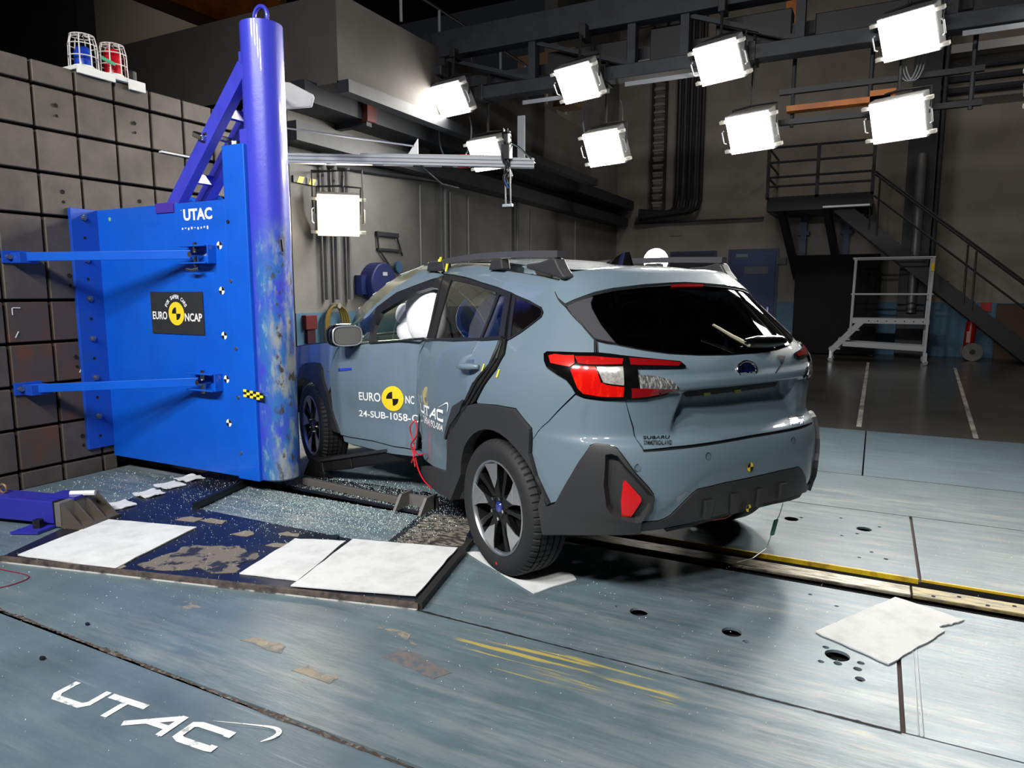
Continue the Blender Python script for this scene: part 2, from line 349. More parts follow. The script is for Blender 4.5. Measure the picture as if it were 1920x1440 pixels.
# white lane lines on the polished concrete
for q in ([(-.115,8.35),(-.065,8.35),(-.055,16.2),(-.105,16.2)],[(.94,8.2),(.985,8.2),(1.44,15.8),(1.39,15.8)],[(2.9,8.2),(2.95,8.2),(3.6,15.8),(3.55,15.8)]):
    mb=MB(); mb.add([(x,y,.002) for x,y in q],[(0,1,2,3)]); mb.build('lane_line',M('worn_line_paint',(176,172,164),.6,noise=(84,82,78),nscale=8,stretch=(1,.4,1),lo=.42,hi=.7),fl)
# walls
wl=struct('wall_left',MB().box((XL-.3,6.52,0),(XL,YB,3.9)).box((XL-.3,14.5,3.9),(XL,YB,HC)),WALLP)
MB().box((XL,6.52,0),(XL+.012,YB,1.185)).build('dado',DADO,wl)
wb=struct('wall_back',MB().box((XL-.3,YB,0),(12,YB+.3,HC)),WALLB)
MB().box((XL,YB-.012,0),(12,YB,1.215)).build('dado',DADO,wb)
struct('wall_right',MB().box((12,-10,0),(12.3,YB,HC)),DARKW); struct('wall_front',MB().box((-20,-10.3,0),(12,-10,HC)),DARKW)
struct('ceiling',MB().box((-20,-10,HC),(12,YB,HC+.2)),DARKW)
for y in (9.25,10.12,10.71,13.2,15.6): MB().tube([(XL+.012,y,0.02),(XL+.012,y,3.1)],.012,6).build('panel_joint',M('joint_grey',(160,158,154),.7),wl)
# doors in the back wall
def door(n,x0,x1,h,mat,sign=True):
    d=struct('door_%d'%n,MB().box((x0,YB-.06,0),(x1,YB,h)),mat,bevel=.008)
    MB().box((x0-.06,YB-.05,0),(x0,YB,h+.06)).box((x1,YB-.05,0),(x1+.06,YB,h+.06)).box((x0,YB-.05,h),(x1,YB,h+.06)).build('door_frame',M('door_frame_blue',(26,38,78),.5),d)
    if sign:
        MB().box((x0+.35,YB-.07,1.90),(x0+.92,YB-.06,2.08)).build('door_sign',M('door_sign_grey',(92,96,104),.6),d)
        MB().box((x0+.14,YB-.068,h-.14),(x0+.42,YB-.06,h-.06)).build('door_plate',M('door_plate_grey',(120,122,126),.6),d)
        MB().box((x1-.16,YB-.10,.72),(x1-.12,YB-.06,1.08)).build('door_handle',CHROME,d)
door(1,-3.36,-2.27,2.46,M('door_blue',(38,56,104),.55)); door(2,-4.85,-3.77,2.44,M('door_dark',(40,42,50),.6),False)
MB().box((-2.25,YB-.12,2.12),(-2.02,YB-.01,2.30)).build('wall_switch_box',BLACKP,wb)
# pipes and ledges on the walls (part of the shell)
MB().tube([(XL+.05,6.2,3.05),(XL+.05,8,3.13),(XL+.05,12,3.36),(XL+.05,18.5,3.62)],.05,8).build('pipe',STEELD,wl,smooth=True)
MB().tube([(-5.9,YB-.06,3.27),(-2.6,YB-.06,3.27)],.025,8).build('pipe',STEELD,wb,smooth=True)
MB().box((XL,6.3,3.20),(XL+.35,18.5,3.42)).build('ledge_beam',STEELD,wl); MB().box((XL,6.3,3.62),(XL+.5,18.5,3.85)).build('ledge_beam',STEELD,wl)
for y in (7.05,7.25,7.5,9.9,12.5): MB().tube([(XL+.06,y,1.35),(XL+.06,y,3.3)],.035,8).build('pipe',M('pipe_grey',(104,104,102),.5),wl,smooth=True)

MB().box((XL,9.0,3.42),(XL+.18,9.3,3.62)).build('junction_box',STEELD,wl)
# grey rendered plant room hanging over the left wall
pr=struct('trim_1',MB().box((-19.9,6.5,3.82),(-5.6,14.5,4.80)),VOLM)
MB().box((-5.62,6.5,3.70),(-5.45,14.5,3.84)).build('edge_beam',STEELD,pr)
for i in range(8): MB().tube([(-5.65,6.9+i*.9,4.9),(-5.65,6.9+i*.9,5.35)],.02,6).build('rail_post',ALU,pr)
MB().tube([(-5.65,6.9,5.35),(-5.65,13.2,5.35)],.02,6).build('rail_bar',STEELD,pr)
struct('trim_2',MB().box((-20,6.2,0),(-9.85,6.45,9.5)),DARKW)
struct('wall_end',MB().box((-20.3,-10,0),(-20,YB,HC)),DARKW)
struct('trim_3',MB().box((-19.9,12.0,4.80),(-11.9,12.2,9.5)),M('upper_wall',(118,112,104),.8))
# column by the stairs
co=struct('trim_4',MB().box((.50,18.0,0),(.86,18.36,HC)).box((.42,17.95,0),(.94,18.0,HC)).box((.42,18.36,0),(.94,18.41,HC)),STEELD)
MB().tube([(1.02,18.1,0),(1.02,18.1,HC)],.06,10).build('drain_pipe',STEELD,co,smooth=True)
MB().tube([(.68,17.85,1.0),(.68,17.85,4.4)],.10,10).build('foil_duct',M('foil',(120,120,120),.45,metal=.6,bump=.4),co,smooth=True)
# floor vent sign, wall bits
MB().box((-4.95,YB-.03,2.92),(-4.62,YB,3.05)).build('vent_grille',M('vent_grey',(128,124,116),.6),wb)
MB().box((2.05,YB-.03,1.02),(2.25,YB,1.22)).build('extinguisher_sign',M('sign_red',(176,40,30),.5),wb)
MB().box((2.35,YB-.08,0),(3.6,YB-.015,1.2)).build('brown_panel',M('brown_board',(76,56,42),.7),wb)
for z,x1 in ((5.95,12),(6.2,12),(5.72,12)): MB().tube([(.9,YB-.3,z),(x1,YB-.3,z)],.07,8).build('pipe',STEELD,wb,smooth=True)
MB().box((.9,YB-.5,6.45),(12,YB-.1,6.62)).build('cable_tray',ALU,wb)
# white writing painted on the floor
V,F=utac(); c3,s3=math.cos(R(4.2)),math.sin(R(4.2)); mb=MB(); k=.112
mb.add([(-2.572+(x*c3-y*s3)*k,1.313+(x*s3+y*c3)*k,.0022+.0003*l) for x,y,l in V],F); mb.build('floor_lettering',TXWORN,fl,label='white worn painted letters')
# ---------------------------------------------------------------- crash block: iron blocks with dark joints
BX=-5.55
cb=thing('crash_block_wall','tall wall of dark iron blocks with deep black joints behind the blue pole rig','barrier',(BX,3.5,0))
MB().box((BX-1.4,-1.5,0),(BX-.10,5.35,3.10)).build('core',M('joint_black',(14,14,14),.9),cb)
P=.315; bmc=None; g=.011
def block(y0,y1,z0,z1,mat):
    mb=MB(); d=RD.uniform(-.004,.003); mb.box((BX-.12,y0+g,z0+g),(BX+d,y1-g,z1-g)); return mb.build('block',mat,cb,bevel=.006,seg=1)
zs=[-.02]+[.128+P*i for i in range(10)]+[3.14]
for j in range(len(zs)-1):
    for i in range(-10,8):
        y0=2.80+P*i; y1=y0+P
        if j==0:
            if y0<3.56<y1: y1=3.56
            elif 3.56<=y0<4.05: continue
        mat=BLOCKR if (j in (2,3,4) and i in (0,1)) or (j==1 and i==0) else BLOCKM
        block(y0,y1,zs[j],zs[j+1],mat)
        if i%2==1 and j%2==1 and j<10 or (j==8+1 and i%2==1):
            zc=(zs[j]+zs[j+1])/2+.03
            if zs[j+1]-zs[j]>.2: MB().disc((BX+.006,(y0+y1)/2,zc),(1,0,0),.017,12).disc((BX+.006,(y0+y1)/2+.002,zc-.075),(1,0,0),.012,10).build('bolt_hole',HOLE,cb)
for a,b in (((2.845,1.335),(2.845,1.285)),((2.85,1.337),(2.90,1.335)),((2.85,1.12),(2.875,1.165)),((3.29,.82),(3.31,.86))):
    MB().bar((BX+.005,a[0],a[1]),(BX+.005,b[0],b[1]),.006,.003,up=(1,0,0)).build('chalk_mark',WHITE,cb)
MB().box((BX-.02,4.13,2.640),(BX+.02,4.60,2.655)).build('white_strip',WHITE,cb)
# ---------------------------------------------------------------- the pole rig
PX,PY=-3.82,3.67
rg=thing('impact_pole_rig','tall blue impact pole with bright blue steel box and two-legged brace, bolted to block wall','pole',(PX,PY,0))
def rb(mb,name,mat,**k): return mb.build(name,mat,k.pop('parent',rg),**k)
# pole: hollow steel tube with a flat bolting strip on its left
pr_=.14
pole=rb(MB().lathe([(0,.10),(pr_-.012,.10),(pr_,.112),(pr_,3.24),(pr_-.02,3.25),(0,3.25)],(PX,PY,0),(0,0,1),56),'pole',SCRAPED,smooth=True)
rb(MB().box((-3.93,3.535,.10),(-3.80,3.60,2.55)),'bolting_strip',POLEB,bevel=.006)
for z in (2.12,1.876,1.452,1.026): rb(MB().cyl((-3.905,3.538,z),(-3.905,3.528,z),.013,n=12),'screw',ZINC,parent=pole)
for z in (1.62,1.2): rb(MB().box((-3.902,3.531,z-.06),(-3.894,3.537,z+.06)),'slot',HOLE,parent=pole)
rb(MB().tube([(PX+.06*math.cos(R(a)),PY,3.30+.065*math.sin(R(a))) for a in range(0,360,15)],.014,8,closed=True),'lifting_eye',POLEB,smooth=True)
# column box
rb(MB().box((-4.075,3.505,.095),(-3.862,3.66,2.45)),'column_box',BLUE,bevel=.008)
for x,z in ((-4.043,1.935),(-4.047,1.527),(-4.033,.699),(-4.03,1.05),(-4.035,.29)): rb(MB().cyl((x,3.506,z),(x,3.499,z),.013,n=12),'screw',ZINC if z!=1.935 else HOLE)
# box body
fp=rb(MB().box((-5.53,3.51,.11),(-4.075,3.54,2.09)),'front_plate',BLUE,bevel=.004)
rb(MB().box((-5.53,4.02,.11),(-4.075,4.05,2.09)),'back_plate',BLUE,bevel=.004)
rb(MB().box((-5.52,3.53,2.04),(-4.07,4.03,2.075)),'top_plate',BLUE)
fg=rb(MB().box((-5.55,3.30,.20),(-5.515,3.515,2.09)).box((-5.55,4.045,.20),(-5.515,4.26,2.09)),'mounting_flange',BLUED,bevel=.003)
for i,z in enumerate((2.022,1.700,1.398,1.083,.771,.459)):
    rb(MB().cyl((-5.515,3.395,z),(-5.495,3.395,z),.024,n=6).cyl((-5.51,3.395,z),(-5.485,3.395,z),.013,n=10),'bolt',ZINC,parent=fg,bevel=.002)
for z in (1.868,1.55,1.24,.925,.61,.297): rb(MB().disc((-5.5135,3.397,z),(1,0,0),.012,12),'bolt_hole',HOLE,parent=fg)
# brace
for nm,y in (('n',3.58),('f',3.80)):
    rb(MB().bar((-3.88,y,2.96),(-4.70,y,2.06),.075,.105,up=(0,0,1)),'brace_leg',POLEB,bevel=.004)
    rb(MB().box((-4.80,y-.075,2.085),(-4.60,y+.09,2.10)).box((-4.80,y-.08,2.03),(-4.60,y-.07,2.10)),'brace_foot',M('purple_blue',(64,44,150),.5))
for t in (.36,.78): 
    p=Vector((-3.80,0,3.05)).lerp(Vector((-4.70,0,2.06)),t); rb(MB().bar((p.x,3.6,p.z),(p.x,3.80,p.z),.05,.07),'brace_rung',POLEB,bevel=.003)
rb(MB().box((-3.93,3.56,2.88),(-3.80,3.74,3.06)),'brace_head',POLEB,bevel=.004)
for x in (-4.86,-4.58): rb(MB().tube([(x+.09*math.cos(R(a)),3.86,2.09+.085*math.sin(R(a))) for a in range(0,181,15)],.018,8),'lifting_eye',BLUE,smooth=True)
# lettering, sign, targets on the front plate
def onplate(V,F,x0,x1,z0,z1,y): return MB().add([(x0+(x1-x0)*a,y,z0+(z1-z0)*b) for a,b in V],F)
v,f=textmesh('UTAC',.035); rb(onplate(v,f,-4.505,-4.205,1.962,2.045,3.5085),'lettering',TXW,parent=fp,label='white UTAC letters')
rb(MB().add([(-4.535+.008*i,3.5085,2.035+.01*(i%2)) for i in range(3)],[(0,2,1)]),'paint_fleck',M('fleck_green',(120,180,110),.6),parent=fp)
rb(MB().disc((-5.36,3.5085,2.014),(0,-1,0),.016,10),'green_dot',M('fleck_green',(120,180,110),.6),parent=fp)
for i in range(9): rb(MB().box((-4.53+i*.033,3.508,1.900+.006*math.sin(i*2.1)),(-4.53+i*.033+.014,3.5095,1.908+.012*RD.random())),'worn_letter',TXWORN,parent=fp)
sg=rb(MB().box((-4.926,3.502,1.137),(-4.346,3.5085,1.452)),'test_sign',SIGNK)
def sx(u): return -4.926+.58*u
def sz(w): return 1.452-.315*w
v,f=textmesh('EURO',.02); rb(onplate(v,f,sx(.03),sx(.315),sz(.66),sz(.47),3.5005),'sign_lettering',TXW,parent=sg)
v,f=textmesh('NCAP',.02); rb(onplate(v,f,sx(.655),sx(.975),sz(.69),sz(.50),3.5005),'sign_lettering',TXW,parent=sg)
def ell(cx,cz,rx,rz,a0,a1,n,y,fan=True):
    p=[(cx+rx*math.cos(R(a0+(a1-a0)*i/n)),y,cz+rz*math.sin(R(a0+(a1-a0)*i/n))) for i in range(n+1)]
    return [(cx,y,cz)]+p
def roundel(cx,cz,rx,rz,y,cy,ck,parent):
    rb(MB().add([(cx+rx*math.cos(2*math.pi*i/36),y,cz+rz*math.sin(2*math.pi*i/36)) for i in range(36)],[tuple(range(36))]),'roundel',cy,parent=parent)
    mb=MB()
    for a in (90,270): p=ell(cx,cz,rx*.55,rz*.55,a,a+90,10,y-.0008); mb.add(p,[tuple(range(len(p)))])
    rb(mb,'roundel_quarter',ck,parent=parent)
roundel(sx(.495),sz(.515),.087,.087,3.5008,SIGNY,TXK,sg)
# the arc of letters over the roundel
for i,ch in enumerate('FOR SAFER CARS'):
    if ch==' ': continue
    v,f=textmesh(ch,.02); a=R(152-124*i/13); cx,cz=sx(.495),sz(.50); rr=.121; wd=.010 if ch!='I' else .005
    mb=MB(); mb.add([(cx+rr*math.cos(a)+((p-.5)*2*wd)*math.sin(a)+(q-.5)*.028*math.cos(a),3.5005,cz+rr*math.sin(a)-((p-.5)*2*wd)*math.cos(a)+(q-.5)*.028*math.sin(a)) for p,q in v],f); rb(mb,'sign_letter',TXW,parent=sg)
for z in (1.777,1.46,1.14,.824,.502):
    tg=rb(MB().disc((-4.148,3.5082,z),(0,-1,0),.028,20),'target_sticker',TXW,parent=fp); mb=MB()
    for a in (0,180): p=ell(-4.148,z,.028,.028,a,a+90,8,3.5074); mb.add(p,[tuple(range(len(p)))])
    rb(mb,'target_quarter',TXK,parent=fp)
ck=MB(); ck2=MB()
for i in range(6):
    for j in range(3): (ck if (i+j)%2 else ck2).box((-3.975+i*.032,3.500-.0,.762-j*.018-.018-i*.003),(-3.943+i*.032,3.5035,.762-j*.018-i*.003))
rb(ck,'checker_tape',TXK); rb(ck2,'checker_tape',TXY)
# tie bars to the block wall with their brackets
for z0,zw,nm in ((1.715,1.700,'upper'),(.80,.745,'lower')):
    b=rb(MB().box((-4.47,3.42,z0-.065),(-4.20,3.51,z0-.055)).box((-4.47,3.42,z0+.055),(-4.20,3.51,z0+.065)).box((-4.20,3.44,z0-.065),(-4.19,3.51,z0+.065)),'tie_bracket',BLUE,bevel=.003)
    rb(MB().cyl((-4.33,3.455,z0-.085),(-4.33,3.455,z0+.085),.018,n=12).cyl((-4.33,3.51,z0),(-4.33,3.40,z0),.022,n=6),'bracket_pin',CHROME,parent=b)
    if nm=='upper': rb(MB().tube([(-4.42,3.44,z0-.10),(-4.36,3.44,z0-.11),(-4.30,3.45,z0-.10)],.012,8),'locking_pin',CHROME,parent=b)
    rb(MB().bar((-5.50,2.88,zw),(-4.36,3.44,z0),.02,.062),'tie_bar',BLUE,bevel=.003)
    w=rb(MB().box((-5.55,2.805,zw-.045),(-5.53,3.00,zw+.045)).box((-5.54,2.86,zw-.045),(-5.42,2.99,zw+.03)),'wall_bracket',BLUED,bevel=.003)
    rb(MB().cyl((-5.53,2.842,zw),(-5.50,2.842,zw),.018,n=8),'bolt',ZINC,parent=w)
# shackle wrapped in foil on the brace
rb(MB().box((-4.36,3.50,2.52),(-4.26,3.64,2.56),Matrix.Rotation(.4,3,'Y')).bar((-4.28,3.54,2.55),(-4.24,3.84,2.54),.05,.035).bar((-4.2,3.82,2.55),(-4.06,3.86,2.55),.05,.045).cyl((-4.22,3.75,2.44),(-4.22,3.75,2.54),.05,n=10),'brace_clamp',CHROME,bevel=.008)
rb(MB().tube([(-3.70,3.63,1.80),(-3.66,3.61,1.80),(-3.655,3.61,1.73),(-3.69,3.63,1.72)],.012,8),'side_hook',CHROME,smooth=True)
# white cable and paddle antenna behind the pole
rb(MB().prism([(-4.72,4.60,3.24),(-4.50,4.60,3.20),(-4.255,4.60,3.075),(-4.242,4.60,3.05),(-4.275,4.60,2.975),(-4.72,4.60,3.0)],(0,.03,0)).bar((-4.6,4.62,3.08),(-4.0,3.76,3.0),.03,.03),'paddle_antenna',M('paddle_grey',(196,196,192),.5),bevel=.008)
# ---------------------------------------------------------------- beacons on top of the block wall
bc=thing('warning_beacons','two caged warning beacons, blue and red, on a white tray topping the block wall','beacon',(-5.6,3.7,3.14))
bc_=lambda mb,n,m,**k: mb.build(n,m,bc,**k)
bc_(MB().box((-5.78,3.44,3.142),(-5.52,4.00,3.175)).box((-5.53,3.44,3.11),(-5.505,3.74,3.17)).box((-5.53,3.86,3.09),(-5.505,4.00,3.17)),'tray',WHITE,bevel=.004)
for y,col,nm in ((3.585,(24,60,170),'blue'),(3.83,(190,16,30),'red')):
    bc_(MB().lathe([(0,0),(.075,0),(.075,.035),(0,.035)],(-5.66,y,3.176),(0,0,1),20),'beacon_base',WHITE,smooth=True)
    bc_(MB().lathe([(.065,0),(.066,.10 if nm=='blue' else .17),(.045,.15 if nm=='blue' else .20),(0,.16 if nm=='blue' else .21)],(-5.66,y,3.205),(0,0,1),20),'beacon_dome',M('dome_'+nm,col,.25,coat=.3),smooth=True)
    mb=MB(); r0=.098
    for zz,rr in ((.01,.105),(.10,.102),(.19,.10),(.262,.085)): mb.tube([(-5.66+rr*math.cos(a*math.pi/12),y+rr*math.sin(a*math.pi/12),3.176+zz) for a in range(24)],.0045,5,closed=True)
    for a in range(8):
        c,s=math.cos(a*math.pi/4),math.sin(a*math.pi/4); mb.tube([(-5.66+.105*c,y+.105*s,3.176),(-5.66+.10*c,y+.10*s,3.37),(-5.66+.085*c,y+.085*s,3.438),(-5.66+.02*c,y+.02*s,3.444)],.0045,5)
    bc_(mb,'wire_cage',M('cage_white',(214,210,204),.5))
bc_(MB().box((-5.55,3.66,3.26),(-5.54,3.77,3.285),Matrix.Rotation(-.2,3,'X')),'green_tag',M('tag_green',(40,150,110),.5))
bc_(MB().lathe([(0,0),(.04,0),(.04,.10),(0,.10)],(-5.66,3.985,3.176),(0,0,1),12),'flash_lamp',BLACKP)
# ---------------------------------------------------------------- the car
# body surface: s runs along the left side, round the tail and up the right side; t is the height on the profile
CZ=[.22,.30,.38,.47,.58,.70,.78,.82,.90,1.00,1.08,1.14,1.22,1.32,1.42,1.48,1.52,1.545,1.56]
CYS=[.855,.86,.866,.872,.88,.885,.886,.885,.88,.872,.86,.84,.795,.735,.672,.632,.595,.55,.48]
CXR=[-.74,-.80,-.845,-.87,-.88,-.87,-.845,-.80,-.80,-.815,-.815,-.79,-.715,-.60,-.48,-.405,-.355,-.32,-.28]
NV=len(CZ)
def cr(T,v):
    v=min(max(v,0.),NV-1-1e-9); i=int(v); f=v-i
    p1=T[i];p2=T[i+1];p0=T[i-1] if i>0 else 2*p1-p2;p3=T[i+2] if i+2<NV else 2*p2-p1
    return .5*(2*p1+(p2-p0)*f+(2*p0-5*p1+4*p2-p3)*f*f+(3*p1-p0-3*p2+p3)*f**3)
XF=3.6
def v_of_z(z):
    lo,hi=0.,NV-1.
    for _ in range(40):
        m=(lo+hi)/2
        if cr(CZ,m)<z: lo=m
        else: hi=m
    return lo
def sstep(a,b,x):
    t=min(max((x-a)/(b-a),0.),1.); return t*t*(3-2*t)
CRUSH=[(.3,0.),(.95,.085),(1.28,.165),(2.35,-.07),(2.75,-.12)]
def crush(x,y,z):
    # crash dent: left side pushed in at the B pillar, front half swung outwards
    if y<=0: return x,y,z
    k=min(1.,y/.6)
    d=-.12
    for (xa,da),(xb,db) in zip(CRUSH,CRUSH[1:]):
        if x<xb: d=da+(db-da)*max(0.,(x-xa)/(xb-xa)); break
    top=1.-.45*sstep(1.05,1.5,z)
    if d>0: d*=top
    return x,y-d*k,z
def P0(u,v):
    z=cr(CZ,v); ys=cr(CYS,v); xr=cr(CXR,v)
    if u<1: x=XF*(1-u); y=ys
    else:
        th=(u-1)*math.pi/2; s=math.sin(th); c=math.cos(th); n=3.2
        r=(abs(s)**n+abs(c)**n)**(-1/n); x=xr*s*r; y=ys*c*r
    if u>3: x=XF*(u-3); y=-ys
    z+=.078*sstep(-.25,.9,x)*sstep(1.12,1.5,z)
    return x,y,z
def P(u,v):
    return crush(*P0(u,v))

_ZT=None
def zv(t):
    # nominal height -> profile parameter, from a table
    global _ZT
    if _ZT is None:
        N=1500; _ZT=[v_of_z(CZ[0]+(CZ[-1]-CZ[0])*i/N) for i in range(N+1)]
    f=(t-CZ[0])/(CZ[-1]-CZ[0])*1500; i=min(max(int(f),0),1499)
    return min(max(_ZT[i]+(_ZT[i+1]-_ZT[i])*(f-i),0.),NV-1.)
def s_to_u(s):
    if s<3.6: return s/3.6
    if s<6.4: return 1+(s-3.6)/1.4
    return 3+(s-6.4)/3.6
def u_to_s(u):
    if u<1: return 3.6*u
    if u<3: return 3.6+1.4*(u-1)
    return 6.4+3.6*(u-3)
def surf(s,t): return P(s_to_u(s),zv(t))

